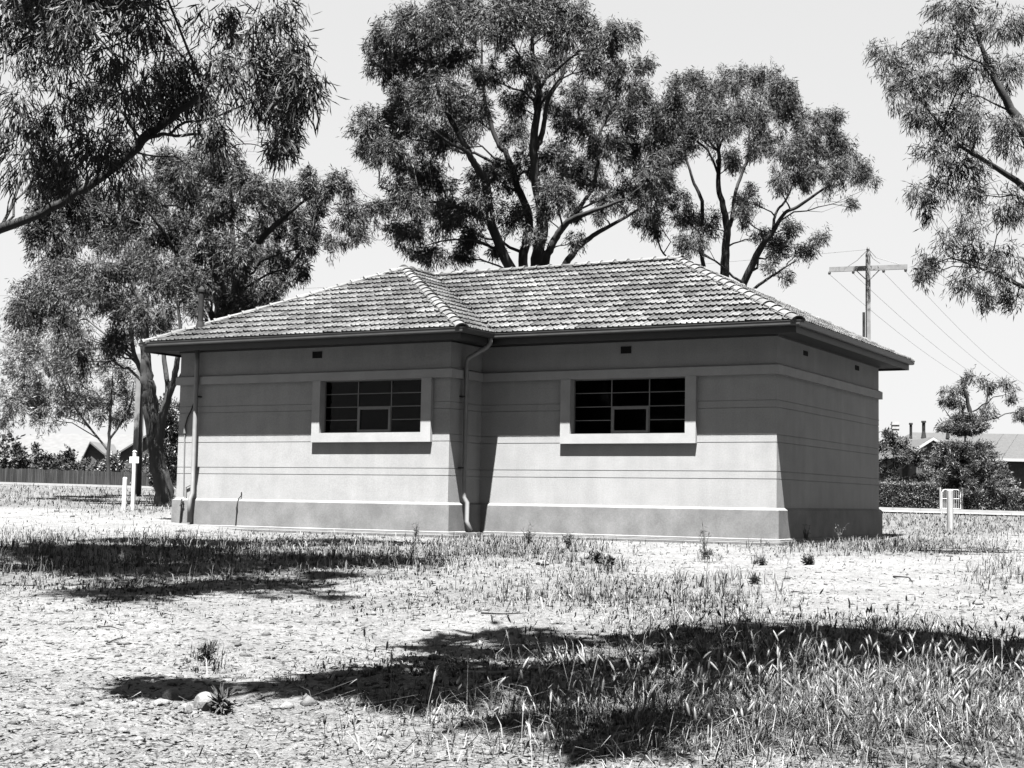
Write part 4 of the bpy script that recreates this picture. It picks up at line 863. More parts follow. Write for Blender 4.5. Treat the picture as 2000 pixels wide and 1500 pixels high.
# ------------------------------------------------------------------ houses
def quad(mb, *p): mb.add(list(p), [tuple(range(len(p)))])
def local(d, lat, z): g = G(d, lat); return np.array([g[0], g[1], z])
def house_right():
    d = 84; l = lambda x: L_(x, d); z0 = .5; ze = at(1800, 895, d)[2]; zr = at(1850, 836, d)[2]
    root = empty('brick_house', tuple(local(d + 4, l(1860), z0)), 'brick house with grey hipped roof and white gable behind the hedge', 'house')
    x0, x1 = l(1750), l(2150); D0, D1 = d, d + 11
    w = MB(); P = lambda dd, la, z: local(dd, la, z)
    def bx(mb_, d0, d1, l0, l1, za_, zb_):
        v = [P(d0, l0, za_), P(d0, l1, za_), P(d1, l1, za_), P(d1, l0, za_), P(d0, l0, zb_), P(d0, l1, zb_), P(d1, l1, zb_), P(d1, l0, zb_)]
        mb_.add(v, [(0, 3, 2, 1), (4, 5, 6, 7), (0, 1, 5, 4), (1, 2, 6, 5), (2, 3, 7, 6), (3, 0, 4, 7)])
    bx(w, D0, D1, x0 + .4, x1 - .4, z0 - .5, ze); w.build('wall', M['house_wall'], root)
    r = MB(); hip = l(1790)
    a, b_, c, e = P(D0 - .4, x0, ze), P(D0 - .4, x1, ze), P(D1 + .4, x1, ze), P(D1 + .4, x0, ze); m = (D0 + D1) / 2
    r0, r1 = P(m, l(1784) * (m / d), zr), P(m, l(2120), zr)
    quad(r, a, b_, r1, r0); quad(r, b_, c, r1); quad(r, c, e, r0, r1); quad(r, e, a, r0)
    ro = r.build('roof', M['house_roof'], root)
    # gable porch in front
    dg = d - 2.2; lg = lambda x: L_(x, dg); ga, gb, gt = lg(1787), lg(1866), lg(1825); zg0 = at(1790, 878, dg)[2]; zg1 = at(1825, 853, dg)[2]
    g = MB(); bx(g, dg + .3, D0, ga + .2, gb - .2, z0 - .5, zg0); quad(g, P(dg + .3, ga + .2, zg0), P(dg + .3, gb - .2, zg0), P(dg + .3, gt, zg1 - .08)); g.build('gable', M['house_wall'], root)
    g = MB(); quad(g, P(dg, ga - .15, zg0 - .08), P(dg, gt, zg1), P(D0 + 3, gt, zg1), P(D0 + 3, ga - .15, zg0 - .08)); quad(g, P(dg, gb + .15, zg0 - .08), P(D0 + 3, gb + .15, zg0 - .08), P(D0 + 3, gt, zg1), P(dg, gt, zg1)); g.build('gable_roof', M['house_roof'], root)
    for l0, l1_, za_, zb_ in ((ga - .2, gt, zg0 - .12, zg1 - .02), (gb + .2, gt, zg0 - .12, zg1 - .02)):
        q_ = MB(); v = [P(dg - .03, l0, za_ - .17), P(dg - .03, l1_, zb_ - .17), P(dg - .03, l1_, zb_), P(dg - .03, l0, za_), P(dg + .03, l0, za_ - .17), P(dg + .03, l1_, zb_ - .17), P(dg + .03, l1_, zb_), P(dg + .03, l0, za_)]
        q_.add(v, [(0, 1, 2, 3), (7, 6, 5, 4), (0, 4, 5, 1), (3, 2, 6, 7), (0, 3, 7, 4), (1, 5, 6, 2)]); q_.build('bargeboard', M['barge'], root)
    wv = MB(); bx(wv, dg + .26, dg + .3, lg(1808), lg(1842), at(1820, 922, dg)[2], at(1820, 908, dg)[2]); wv.build('window', M['barge'], root)
    g = MB(); bx(g, D0 - .75, D0 - .35, lg(1900), x1, ze - .12, ze + .04); g.build('eave_gutter', M['barge'], root)
    for x, yb, yt, q in ((1779, 856, 826, .08), (1804, 846, 822, .1), (1851, 846, 831, .08)):
        v = MB(); dd_ = m - 1.5; pt = at(x, yb, dd_); p2 = at(x, yt, dd_); v.tube([(pt[0], pt[1], pt[2] - .3), (pt[0], pt[1], pt[2] + .1), (p2[0], p2[1], p2[2] - .12), (p2[0], p2[1], p2[2] - .1), (p2[0], p2[1], p2[2])], [q * 1.6, q, q, q * 1.5, q * 1.4], 8); v.build('vent_pipe', M['rust'], root)
house_right()
def chimney_house():
    d = 100; z0 = .4; root = empty('chimney_house', tuple(local(d, L_(1735, d), z0)), 'pale house showing two banded chimneys above the bush', 'house')
    w = MB(); P = local; zt = at(1740, 905, d)[2]
    l0, l1 = L_(1600, d), L_(1775, d)
    v = [P(d, l0, z0 - .5), P(d, l1, z0 - .5), P(d + 8, l1, z0 - .5), P(d + 8, l0, z0 - .5), P(d, l0, zt), P(d, l1, zt), P(d + 8, l1, zt), P(d + 8, l0, zt)]
    w.add(v, [(0, 3, 2, 1), (4, 5, 6, 7), (0, 1, 5, 4), (1, 2, 6, 5), (2, 3, 7, 6), (3, 0, 4, 7)]); w.build('wall', M['house_cream'], root)
    r = MB(); zr = zt + 1.0; quad(r, P(d - .4, l0, zt), P(d - .4, l1 + .4, zt), P(d + 4, l1 - 3, zr), P(d + 4, l0, zr)); quad(r, P(d + 8.4, l1 + .4, zt), P(d + 8.4, l0, zt), P(d + 4, l0, zr), P(d + 4, l1 - 3, zr)); quad(r, P(d - .4, l1 + .4, zt), P(d + 8.4, l1 + .4, zt), P(d + 4, l1 - 3, zr)); r.build('roof', M['house_roof'], root)
    for xa, xb, yt in ((1714, 1725, 812), (1750, 1765, 822)):
        c = MB(); cx = (L_(xa, d) + L_(xb, d)) / 2; hw = (L_(xb, d) - L_(xa, d)) / 2; zc = at(xa, yt, d)[2]; bb = P(d + 1, cx, 0)
        def lay(z_a, z_b, k): c.obox((bb[0], bb[1], (z_a + z_b) / 2), (RH[0] * hw * k, RH[1] * hw * k, 0), (FH[0] * hw * .8 * k, FH[1] * hw * .8 * k, 0), (0, 0, (z_b - z_a) / 2))
        lay(zt, zc - .5, .86); lay(zc - .5, zc - .42, 1.05); lay(zc - .42, zc - .22, .9); lay(zc - .22, zc - .14, 1.1); lay(zc - .14, zc, .95)
        c.build('chimney', M['house_cream'], root)
chimney_house()
def house_left():
    d = 100; z0 = .9; P = local; l = lambda x: L_(x, d); root = empty('gabled_house', tuple(local(d, l(200), z0)), 'house with broad pale roof and dark gables behind the left fence', 'house')
    ze = at(200, 905, d)[2]; zr = at(200, 842, d)[2]
    w = MB(); l0, l1 = l(-60), l(330)
    v = [P(d, l0, z0 - .5), P(d, l1, z0 - .5), P(d + 10, l1, z0 - .5), P(d + 10, l0, z0 - .5), P(d, l0, ze), P(d, l1, ze), P(d + 10, l1, ze), P(d + 10, l0, ze)]
    w.add(v, [(0, 3, 2, 1), (4, 5, 6, 7), (0, 1, 5, 4), (1, 2, 6, 5), (2, 3, 7, 6), (3, 0, 4, 7)]); w.build('wall', M['house_wall'], root)
    r = MB(); quad(r, P(d - .5, l0 - .5, ze), P(d - .5, l1 + .5, ze), P(d + 5, l1 - 3.2, zr), P(d + 5, l0 + 3, zr)); quad(r, P(d - .5, l1 + .5, ze), P(d + 10.5, l1 + .5, ze), P(d + 5, l1 - 3.2, zr)); quad(r, P(d + 10.5, l1 + .5, ze), P(d + 10.5, l0 - .5, ze), P(d + 5, l0 + 3, zr), P(d + 5, l1 - 3.2, zr)); quad(r, P(d + 10.5, l0 - .5, ze), P(d - .5, l0 - .5, ze), P(d + 5, l0 + 3, zr)); r.build('roof', M['house_roof_pale'], root)
    for xa, xm, xb, yb, yt in ((160, 178, 230, 900, 862), (228, 292, 350, 884, 846)):
        dg = d - 2.5; q = lambda x: L_(x, dg); zb = at(xa, yb, dg)[2]; zt = at(xm, yt, dg)[2]
        g = MB(); quad(g, P(dg + .3, q(xa) + .2, z0 - .5), P(dg + .3, q(xb) - .2, z0 - .5), P(dg + .3, q(xb) - .2, zb), P(dg + .3, q(xm), zt - .1), P(dg + .3, q(xa) + .2, zb)); g.build('gable', M['house_wall'], root)
        g = MB(); 
        for xe in (xa, xb):
            e0, e1, t0_, t1 = P(dg, q(xe), zb - .1), P(d + 4, q(xe), zb - .1), P(dg, q(xm), zt), P(d + 4, q(xm), zt)
            g.add([e0, t0_, t1, e1, e0 - [0, 0, .12], t0_ - [0, 0, .12], t1 - [0, 0, .12], e1 - [0, 0, .12]], [(0, 1, 2, 3), (7, 6, 5, 4), (0, 4, 5, 1)])
        g.build('gable_roof', M['house_roof_pale'], root)
house_left()
# paling fence at the left
def fence(label, l0, l1, d, h):
    a = G(d, (l0 + l1) / 2); z = gz(*a) + .05; root = empty('paling_fence', (a[0], a[1], z), label, 'fence'); v = MB(); sh = []
    n = int((l1 - l0) / .1)
    for i in range(n):
        la = l0 + i * .1; p = G(d, la); zz = float(terrain(np.array([p[0]]), np.array([p[1]]), False)[0]) + .03; hh = h * random.uniform(.96, 1.03)
        v.obox((p[0], p[1], zz + hh / 2), (RH[0] * .044, RH[1] * .044, 0), (FH[0] * .009, FH[1] * .009, 0), (0, 0, hh / 2)); sh += [random.uniform(.6, 1.4)] * 8
    o = v.build('palings', M['paling'], root, shade=np.array(sh)); o['kind'] = 'stuff'
    for zz_ in (.25, .8):
        r = MB(); p0 = G(d + .05, l0); p1 = G(d + .05, l1); f = lambda p: float(terrain(np.array([p[0]]), np.array([p[1]]), False)[0])
        r.tube([(p0[0], p0[1], f(p0) + h * zz_), (p1[0], p1[1], f(p1) + h * zz_)], .035, 4); r.build('rail', M['paling'], root, shade=1)
fence('weathered paling fence beyond the road at left', L_(-150, 84), L_(400, 84), 84, 1.05)
# garden gate in the hedge
def gate():
    d = 69.8; p = G(d, L_(1859, d)); z0 = gz(*p) + .15; root = empty('garden_gate', (p[0], p[1], z0), 'light metal mesh gate between the two hedges', 'gate')
    w = L_(1877, d) - L_(1841, d); h = .98; f = MB(); R3 = np.array([RH[0], RH[1], 0]); c = np.array([p[0], p[1], z0])
    pts = [c - R3 * w / 2 + [0, 0, .08], c - R3 * w / 2 + [0, 0, h - .12], c - R3 * (w / 2 - .12) + [0, 0, h], c + R3 * (w / 2 - .12) + [0, 0, h], c + R3 * w / 2 + [0, 0, h - .12], c + R3 * w / 2 + [0, 0, .08], c - R3 * w / 2 + [0, 0, .08]]
    for a, b_ in zip(pts[:-1], pts[1:]): f.tube([a, b_], .022, 6)
    f.tube([c - R3 * w / 2 + [0, 0, .55], c + R3 * w / 2 + [0, 0, .55]], .015, 6); f.tube([c + [0, 0, .08], c + [0, 0, h]], .015, 6); f.build('frame', M['wood_white'], root)
    m_ = MB()
    for k in range(1, 9): m_.tube([c - R3 * (w / 2 - w * k / 9) + [0, 0, .09], c - R3 * (w / 2 - w * k / 9) + [0, 0, h - .02]], .007, 4, caps=False)
    m_.build('mesh_wire', M['wood_white'], root)
    for s in (-1, 1):
        q = MB(); q.obox(c + R3 * s * (w / 2 + .08) + [0, 0, .5], R3 * .035, np.array([FH[0], FH[1], 0]) * .035, np.array([0, 0, .58])); q.build('gate_post', M['wood_grey'], root)
gate()
# posts
def post(name, label, cat, x, yb, yt, d, r, mat, cap=True, n=10):
    pb_ = at(x, yb, d); zg = gz(pb_[0], pb_[1]); zt = at(x, yt, d)[2]; root = empty(name, (pb_[0], pb_[1], zg), label, cat)
    p = MB(); p.tube([(pb_[0], pb_[1], zg - .2), (pb_[0], pb_[1], zt - .03), (pb_[0], pb_[1], zt)], [r, r * .95, r * .7], n); p.build('post', mat, root); return root, pb_, zt
post('timber_bollard', 'squat pale timber post in the grass right of the building', 'post', 1856, 1028, 956, 41, .095, M['wood_grey'])
post('white_bollard', 'short round-topped white post left of the cross-shaped marker', 'post', 242, 992, 932, 41, .065, M['wood_white'])
root, pb_, zt = post('marker_post', 'tall white post with a short cross board and knob', 'sign post', 259, 988, 884, 41, .055, M['wood_white'])
b_ = MB(); b_.obox((pb_[0] - .0, pb_[1], zt - .2), np.array([RH[0], RH[1], 0]) * .13, np.array([FH[0], FH[1], 0]) * .03, np.array([0, 0, .09])); b_.build('cross_board', M['wood_white'], root)
k_ = MB(); k_.tube([(pb_[0], pb_[1], zt - .02), (pb_[0], pb_[1], zt + .03), (pb_[0], pb_[1], zt + .07)], [.05, .06, .02], 8); k_.build('knob', M['wood_white'], root)

# ------------------------------------------------------------------ ground cover
def sample_ground(n, d0, d1, r, margin=1.12):
    """points in the wedge the picture sees, density falling with distance like the picture needs"""
    u = r.random(n); dinv = 1 / d0 + (1 / d1 - 1 / d0) * u; d = 1 / dinv
    lat = (r.random(n) * 2 - 1) * .372 * margin * d + 0.0 * d
    X = C0[0] + FH[0] * d + RH[0] * lat; Y = C0[1] + FH[1] * d + RH[1] * lat
    ok = ~((X > XL - .5) & (X < .35) & (Y > -.45) & (Y < DD + .2)) & ~((X > XL - .5) & (X < XW + .4) & (Y > -DW - .45) & (Y < 1))
    return X[ok], Y[ok], d[ok]
rg = np.random.default_rng(101)
# rubble
def rubble():
    X, Y, d = sample_ground(34000, 4.2, 42, rg); w = weed_density(X, Y); n = fbm(X * .9, Y * .9, 41)
    ok = rg.random(len(X)) < (.4 + 1.2 * np.clip(n - .35, 0, 1) * 2) * (1 - .5 * w)
    X, Y, d = X[ok], Y[ok], d[ok]; k = len(X)
    s = np.clip(.006 * np.exp(rg.normal(0, .55, k)), .003, .032) * .8 * (1 + d / 14)
    base = unit(np.array([[1, 0, 0], [-1, 0, 0], [0, 1, 0], [0, -1, 0], [0, 0, 1], [0, 0, -1], [.6, .6, .4], [-.6, .5, -.3]]))
    tri = np.array([[0, 6, 4], [6, 2, 4], [2, 1, 4], [1, 3, 4], [3, 0, 4], [0, 3, 5], [3, 1, 5], [1, 2, 5], [2, 6, 5], [6, 0, 5]])
    V = base[None] * (1 + rg.normal(0, .22, (k, 8, 1))) * s[:, None, None] * np.stack([rg.uniform(.8, 1.7, k), rg.uniform(.7, 1.3, k), rg.uniform(.35, .9, k)], -1)[:, None]
    th = rg.uniform(0, 6.28, k); c, s_ = np.cos(th), np.sin(th)
    V = np.stack([V[..., 0] * c[:, None] - V[..., 1] * s_[:, None], V[..., 0] * s_[:, None] + V[..., 1] * c[:, None], V[..., 2]], -1)
    Z = terrain(X, Y) + np.clip((16 - d) / 6, 0, 1) * (fbm(X * 9, Y * 9, 31) - .47) * .035
    V += np.stack([X, Y, Z + s * .1], -1)[:, None]
    Fq = (np.arange(k)[:, None, None] * 8 + tri[None]).reshape(-1, 3)
    o = fast_mesh('gravel', V.reshape(-1, 3), Fq, M['stone'], shade=np.repeat(rg.uniform(.6, 1.25, k), 8), kind='stuff'); tag(o, 'pale limestone gravel and rubble strewn over the bare soil', 'gravel')
rubble()
def litter():
    X, Y, d = sample_ground(46000, 4.2, 42, rg); k = len(X); Z = terrain(X, Y) + .006 + np.clip((16 - d) / 6, 0, 1) * (fbm(X * 9, Y * 9, 31) - .47) * .035
    Dv = rg.normal(size=(k, 3)); Dv[:, 2] *= .22; Ln = rg.uniform(.01, .045, k) * (1 + d / 25); a = unit(Dv); b = unit(np.cross(a, np.array([0, 0, 1.0]) + rg.normal(size=(k, 3)) * .5)); cc = np.cross(a, b)
    T = np.array([[0, 0, 0], [.5, .5, .12], [1, 0, .02], [.5, -.5, .06]]); Wd = Ln * rg.uniform(.05, .25, k)
    V = np.stack([X, Y, Z], -1)[:, None] + T[None, :, 0, None] * a[:, None] * Ln[:, None, None] + T[None, :, 1, None] * b[:, None] * Wd[:, None, None] + T[None, :, 2, None] * np.array([0, 0, 1.0]) * Ln[:, None, None]
    sh = np.where(rg.random(k) < .35, rg.uniform(.4, .9, k), rg.uniform(1.2, 2.2, k))
    o = fast_mesh('leaf_litter', V.reshape(-1, 3), np.arange(k * 4).reshape(-1, 4), M['litter'], shade=np.repeat(sh, 4), kind='stuff'); tag(o, 'dry fallen gum leaves and bark scraps on the soil', 'leaf litter')
litter()
def blades(name, label, cat, X, Y, H, W, lean, shade, seed, segs=2):
    r = np.random.default_rng(seed); k = len(X); Z = terrain(X, Y) - .01
    th = r.uniform(0, 6.28, k); dr = np.stack([np.cos(th), np.sin(th), np.zeros(k)], -1); sd = np.stack([-np.sin(th + r.normal(0, .6, k)), np.cos(th), np.zeros(k)], -1)
    P0 = np.stack([X, Y, Z], -1); L1 = lean * r.uniform(.2, 1, k)
    P1 = P0 + dr * (H * L1 * .35)[:, None] + np.array([0, 0, 1.0]) * (H * .6)[:, None]; P2 = P0 + dr * (H * L1)[:, None] + np.array([0, 0, 1.0]) * (H * (1 - .35 * L1))[:, None]
    w = W[:, None]
    V = np.stack([P0 - sd * w, P0 + sd * w, P1 + sd * w * .8, P1 - sd * w * .8, P2], 1)
    base = np.arange(k)[:, None] * 5
    F1 = (base + np.array([[0, 1, 2]])); F2 = base + np.array([[0, 2, 3]]); F3 = base + np.array([[3, 2, 4]])
    o = fast_mesh(name, V.reshape(-1, 3), np.concatenate([F1, F2, F3]), M['grass'], shade=np.repeat(shade, 5), kind='stuff'); tag(o, label, cat); return P2, dr
def plant(n, d0, d1, cover, thr, seed, clump=.0):
    r = np.random.default_rng(seed); X, Y, d = sample_ground(n, d0, d1, r)
    if clump:                                                     # pull blades into tussocks
        cell = clump * (1 + d / 30); gx = np.floor(X / cell); gy = np.floor(Y / cell); hsh = np.modf(np.abs(np.sin(gx * 12.9898 + gy * 78.233) * 43758.5453))[0]; h2 = np.modf(np.abs(np.sin(gx * 39.346 + gy * 11.135) * 24634.634))[0]
        cx = (gx + hsh) * cell; cy = (gy + h2) * cell; k = .72
        X = X * (1 - k) + cx * k; Y = Y * (1 - k) + cy * k
    w = cover(X, Y); ok = r.random(len(X)) < w * thr; return X[ok], Y[ok], d[ok], r
# low weeds everywhere the cover map says
X, Y, d, r = plant(520000, 4.5, 60, weed_density, .75, 201, clump=.12)
k = len(X); Hh = r.uniform(.012, .045, k) * (1 + d / 24); dry = r.random(k) < .55
blades('low_weeds', 'low patchy weeds and short grass over the stony ground', 'grass', X, Y, Hh, r.uniform(.0012, .003, k) * (1 + d / 11), np.full(k, 1.3), np.where(dry, r.uniform(1.1, 2.0, k), r.uniform(.4, .95, k)), 202)
cnt['weeds'] = k
# longer grass: along the end wall, in front of the wing, the verges
def long_cover(X, Y):
    P = np.stack([X, Y, terrain(X, Y, False)], -1); x, y, z = proj(P); dd = np.zeros_like(X)
    for cx, cy, rx, ry, a in ((980, 1070, 170, 24, .9), (850, 1085, 90, 26, .8), (1700, 1060, 200, 22, 1.0), (1880, 1040, 140, 22, 1.0), (600, 1085, 260, 30, .55), (300, 1085, 170, 40, .6), (270, 990, 130, 16, .9), (1140, 1160, 150, 25, .5), (1380, 1160, 120, 30, .5), (1380, 1090, 22, 8, .8), (1480, 1098, 16, 6, .8), (1100, 1100, 60, 12, .6), (1960, 1120, 60, 30, .5), (400, 1292, 30, 14, .5), (60, 1080, 160, 40, .7), (1200, 1110, 40, 10, .7)):
        dd = np.maximum(dd, a * blob(x, y, cx, cy, rx, ry))
    dd = np.where(z > 42, .85, dd); return np.clip(dd * (.2 + 1.7 * fbm(X * 1.7, Y * 1.7, 51)), 0, 1)
X, Y, d, r = plant(330000, 7, 60, long_cover, .75, 203, clump=.2)
k = len(X); dry = r.random(k) < .6
blades('long_grass', 'longer seeding grass in tussocks near the walls and verges', 'grass', X, Y, r.uniform(.05, .22, k), r.uniform(.0014, .0026, k) * (1 + d / 16), r.uniform(.5, 1.3, k), np.where(dry, r.uniform(1.3, 2.3, k), r.uniform(.5, 1.0, k)), 204)
cnt['long'] = k
# barley grass in the near right corner, with seed heads
def barley_cover(X, Y):
    P = np.stack([X, Y, terrain(X, Y, False)], -1); x, y, z = proj(P); dd = np.zeros_like(X)
    for cx, cy, rx, ry, a in ((1800, 1330, 420, 75, 1.0), (1500, 1270, 260, 40, .9), (1650, 1420, 560, 60, 1.0), (1250, 1400, 260, 40, .7), (1000, 1390, 200, 25, .45), (1350, 1225, 170, 22, .6), (1750, 1235, 160, 22, .8), (1100, 1290, 140, 30, .25), (740, 1370, 40, 16, .4)):
        dd = np.maximum(dd, a * blob(x, y, cx, cy, rx, ry))
    return np.clip(dd * (.3 + 1.5 * fbm(X * 2.2, Y * 2.2, 61)), 0, 1)
X, Y, d, r = plant(420000, 3.6, 13, barley_cover, .6, 205, clump=.10)
k = len(X); dry = r.random(k) < .4
blades('barley_grass', 'tall barley grass in the lower right foreground', 'grass', X, Y, r.uniform(.025, .09, k) + .16 * r.random(k) ** 4, r.uniform(.0008, .0019, k) * (1 + d / 10), r.uniform(.8, 3.2, k), np.where(dry, r.uniform(1.6, 3.2, k), r.uniform(.45, 1.0, k)), 206)
cnt['barley'] = k
def heads():
    X, Y, d, r = plant(22000, 3.8, 12, barley_cover, .35, 207); k = len(X); Z = terrain(X, Y); H = r.uniform(.08, .27, k); th = r.uniform(0, 6.28, k)
    V = []; Fc = []; n = 0; sh = []
    for x, y, z, h, t in zip(X, Y, Z, H, th):
        dv = np.array([math.cos(t), math.sin(t), 0]); top = np.array([x, y, z + h]) + dv * h * .3; side = np.array([-dv[1], dv[0], 0])
        p0 = np.array([x, y, z]); mid = (p0 + top) / 2 - dv * h * .06 
        a = unit(dv * r.uniform(.1, .7) + np.array([0, 0, r.uniform(.5, 1)])); Lh = r.uniform(.035, .07); wv = .0011
        V += [p0 - side * wv, p0 + side * wv, mid + side * wv, mid - side * wv, top + side * wv, top - side * wv]
        Fc += [(n, n + 1, n + 2), (n, n + 2, n + 3), (n + 3, n + 2, n + 4), (n + 3, n + 4, n + 5)]; n += 6
        bb = unit(np.cross(a, side)); rr = .007
        ring = []
        for q, s in ((0, .4), (.3, 1.0), (.7, .8)):
            for e in (side, bb, -side, -bb): ring.append(top + a * Lh * q + e * rr * s)
        V += ring; tip = top + a * Lh * 1.05; V.append(tip)
        for g in (0, 4):
            for e in range(4): c0, c1 = n + g + e, n + g + (e + 1) % 4; Fc += [(c0, c1, c1 + 4), (c0, c1 + 4, c0 + 4)]
        for e in range(4): Fc.append((n + 8 + e, n + 8 + (e + 1) % 4, n + 12))
        n += 13
        for e in range(16):                                       # awns
            s0 = top + a * Lh * (.2 + .05 * e); dd_ = unit(a * 1.2 + side * r.normal() * .5 + bb * r.normal() * .5); V += [s0, s0 + side * .0009, s0 + dd_ * r.uniform(.025, .045)]; Fc.append((n, n + 1, n + 2)); n += 3
        v_ = r.uniform(1.8, 3.2) if r.random() < .7 else r.uniform(.6, 1.1); sh += [v_] * (6 + 13 + 48)
    o = fast_mesh('seed_heads', np.array(V), np.array(Fc), M['grass'], shade=np.array(sh), kind='stuff'); tag(o, 'bristly seed heads on the foreground barley grass', 'grass')
    cnt['heads'] = k
heads()
# stones that can be pointed at
def stone(label, x, y, w, h, seed, sh=1.1):
    r = np.random.default_rng(seed); p = ground_at(x, y); d = proj(p)[2]; W = w / F * d / 2; H = h / F * d
    import bmesh
    bm = bmesh.new(); bmesh.ops.create_icosphere(bm, subdivisions=3, radius=1)
    dirs = unit(r.normal(size=(9, 3))); offs = r.uniform(.62, .95, 9)
    for v in bm.verts:
        q = np.array(v.co)
        for dd_, o_ in zip(dirs, offs):
            e = q @ dd_
            if e > o_: q = q - dd_ * (e - o_) * .85
        q = q * (1 + .03 * math.sin(q[0] * 7 + seed) * math.cos(q[1] * 6)) * [W, W * .8, H * .62]; v.co = q
    me = bpy.data.meshes.new('stone'); bm.to_mesh(me); bm.free(); me.materials.append(M['stone']); set_shade(me, sh, len(me.vertices))
    o = bpy.data.objects.new('stone', me); col.objects.link(o); o.location = (p[0], p[1], p[2] + H * .28); o.rotation_euler = (0, 0, r.uniform(0, 6))
    tag(o, label, 'stone', 'larger stones on the ground')
for i, (lb, x, y, w, h) in enumerate((('pale angular stone at the lower left edge of the tree shade', 335, 1368, 44, 26), ('largest white stone near the lower left corner', 400, 1384, 60, 36), ('pale block standing in the foreground shade edge', 688, 1336, 28, 18),
        ('small white stone just below the pale block', 682, 1352, 20, 12), ('flat grey slab lying in the dark shade band', 848, 1288, 30, 12), ('small bright stone above the flat grey slab', 792, 1314, 18, 12), ('white stone by the twig at the bottom centre', 812, 1362, 18, 14),
        ('rounded white stone at the bottom edge left of centre', 795, 1392, 26, 20), ('grey upright stone in the middle of the foreground shade', 1045, 1283, 18, 18), ('small white stone on the crest of the shade band', 1033, 1233, 10, 10), ('pale stone inside the shaded weeds at centre', 895, 1312, 20, 10),
        ('dark clod on the bright bare soil at left', 465, 1262, 18, 10), ('broad pale rock in the weeds right of the inner corner', 1060, 1104, 30, 12), ('pale rock beside the leafy weed clump before the right window', 1145, 1092, 34, 14), ('half buried stone among the lower left rubble', 316, 1378, 36, 18), ('angular white rock sunk in the soil left of the largest stone', 362, 1392, 34, 20), ('grey-white rock at the very left of the foreground stones', 262, 1382, 26, 14), ('bright chunk of limestone under the shade tip at lower left', 450, 1352, 20, 12), ('knobbly pale stone right of the rounded stone at the bottom edge', 858, 1398, 30, 18), ('low white stone beside the dry seed heads at bottom centre', 905, 1384, 20, 12), ('pale lump at the bottom between the stones and weeds', 560, 1385, 30, 16))):
    stone(lb, x, y, w, h, 300 + i, sh=.5 if 'dark' in lb else 1.15)
# fallen twigs
def twig(label, pts, rad, sh=M['rust']):
    P = np.array([ground_at(x, y) + [0, 0, .012 + lift] for x, y, lift in pts]); t = MB(); t.tube(poly_smooth(P, 14), np.linspace(rad, rad * .4, 14), 6, jit=.15)
    o = t.build('fallen_twig', sh, loc=tuple(P[0])); tag(o, label, 'twig', 'fallen twigs on the ground')
twig('curved dark twig on the bare soil at right', [(1745, 1128, 0), (1762, 1132, .02), (1775, 1130, .0), (1782, 1138, 0)], .012)
twig('thin dark stick at the left edge of the bright soil', [(208, 1260, 0), (225, 1255, .01), (248, 1247, 0)], .006)
twig('forked stick near the left picture edge', [(190, 1228, 0), (215, 1230, .01), (240, 1234, 0)], .006)
twig('long thin stick before the weeds at the centre', [(940, 1200, 0), (985, 1204, .01), (1030, 1200, 0)], .008)
twig('pale fallen branch lying in the foreground shade', [(905, 1322, .02), (975, 1328, .03), (1035, 1325, .05), (1090, 1328, .03), (1130, 1345, .0)], .007, M['wood_grey'])
twig('short dark stick on the soil before the end wall', [(1545, 1158, 0), (1560, 1160, .01), (1570, 1161, 0)], .008)
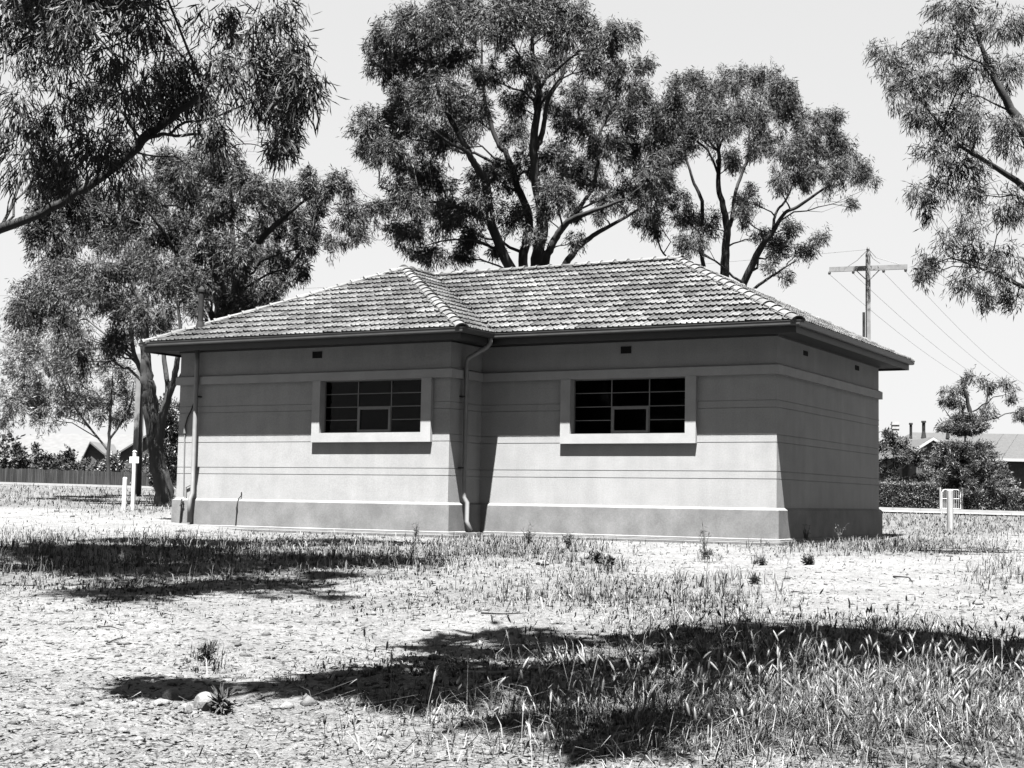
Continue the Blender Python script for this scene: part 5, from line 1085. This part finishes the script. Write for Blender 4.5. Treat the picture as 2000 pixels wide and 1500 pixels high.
# weeds that stand alone
def weed(name, label, x, y, hpx, seed, n=26, leafy=False, wide=1.0):
    r = np.random.default_rng(seed); p = ground_at(x, y); d = proj(p)[2]; H = hpx / F * d; root = empty(name, tuple(p), label, 'weed'); s = MB(); Pn = []; Dn = []
    for k in range(n):
        th = r.uniform(0, 6.28); ln = H * r.uniform(.45, 1.05); o_ = np.array([math.cos(th), math.sin(th), 0]) * r.uniform(.1, .6) * ln * wide
        a = p; m_ = p + o_ * .35 + [0, 0, ln * .55]; e = p + o_ + [0, 0, ln * (.95 if wide < 1.2 else .6)]; s.tube([a, m_, e], [.005, .004, .0015], 4, caps=False)
        for q in range(8): t = r.uniform(.25, 1); Pn.append(a * (1 - t) ** 2 + 2 * t * (1 - t) * m_ + t * t * e); Dn.append(unit(r.normal(size=3) + [0, 0, .5]))
    s.build('stems', M['grass'], root, shade=.8); P = np.array(Pn); Dv = np.array(Dn); k = len(P); Ln = r.uniform(.03, .09, k) * (1.3 if leafy else 1)
    leaves_to_mesh('leaves', P, Dv, Ln, Ln * (.4 if leafy else .22), M['grass'], root, r.uniform(.5, 1.5, k), r, kind=None)
weed('tall_thistle', 'tall thin thistle standing in front of the right-hand plinth', 1377, 1092, 86, 401, n=9, wide=.5)
weed('weed_tuft', 'bushy weed at the foot of the tall thistle', 1382, 1093, 26, 402, n=30, wide=1.3)
weed('weed_tuft', 'round weed tuft alone on bare soil before the plinth corner', 1488, 1105, 18, 403, n=30, wide=1.2)
weed('weed_tuft', 'flat dark weed on bare soil below the end wall', 1580, 1103, 14, 404, n=30, leafy=True, wide=1.7)
weed('leafy_weed', 'leafy weed clump on the soil before the right window', 1165, 1100, 26, 405, n=40, leafy=True, wide=1.4)
weed('leafy_weed', 'smaller leafy weed right of the weed clump by the rock', 1190, 1105, 20, 406, n=40, leafy=True, wide=1.3)
weed('wiry_weed', 'wiry weed alone on the bright soil at left', 405, 1298, 40, 407, n=20, wide=.9)
weed('weed_tuft', 'small weed tuft on the right-hand bare soil below the wall', 1475, 1142, 16, 408, n=24, wide=1.1)
weed('dark_weed', 'dark spiky weed beside the large white stones', 432, 1392, 36, 409, n=40, wide=1.0)
weed('wall_weed', 'spindly weed against the shaded end wall', 1575, 1062, 42, 410, n=12, wide=.6)
weed('wall_weed', 'pair of long grass stems against the middle of the end wall', 1640, 1060, 40, 411, n=10, wide=.7)
weed('wall_weed', 'spiky grass against the plinth just right of the left shade', 812, 1052, 34, 412, n=14, wide=.7)
weed('wall_weed', 'leafy tuft at the plinth foot midway along the right wall', 1032, 1066, 40, 413, n=22, wide=.8)
weed('wall_weed', 'dark tuft at the plinth below the right-hand window sill', 1110, 1072, 34, 414, n=26, wide=.8)
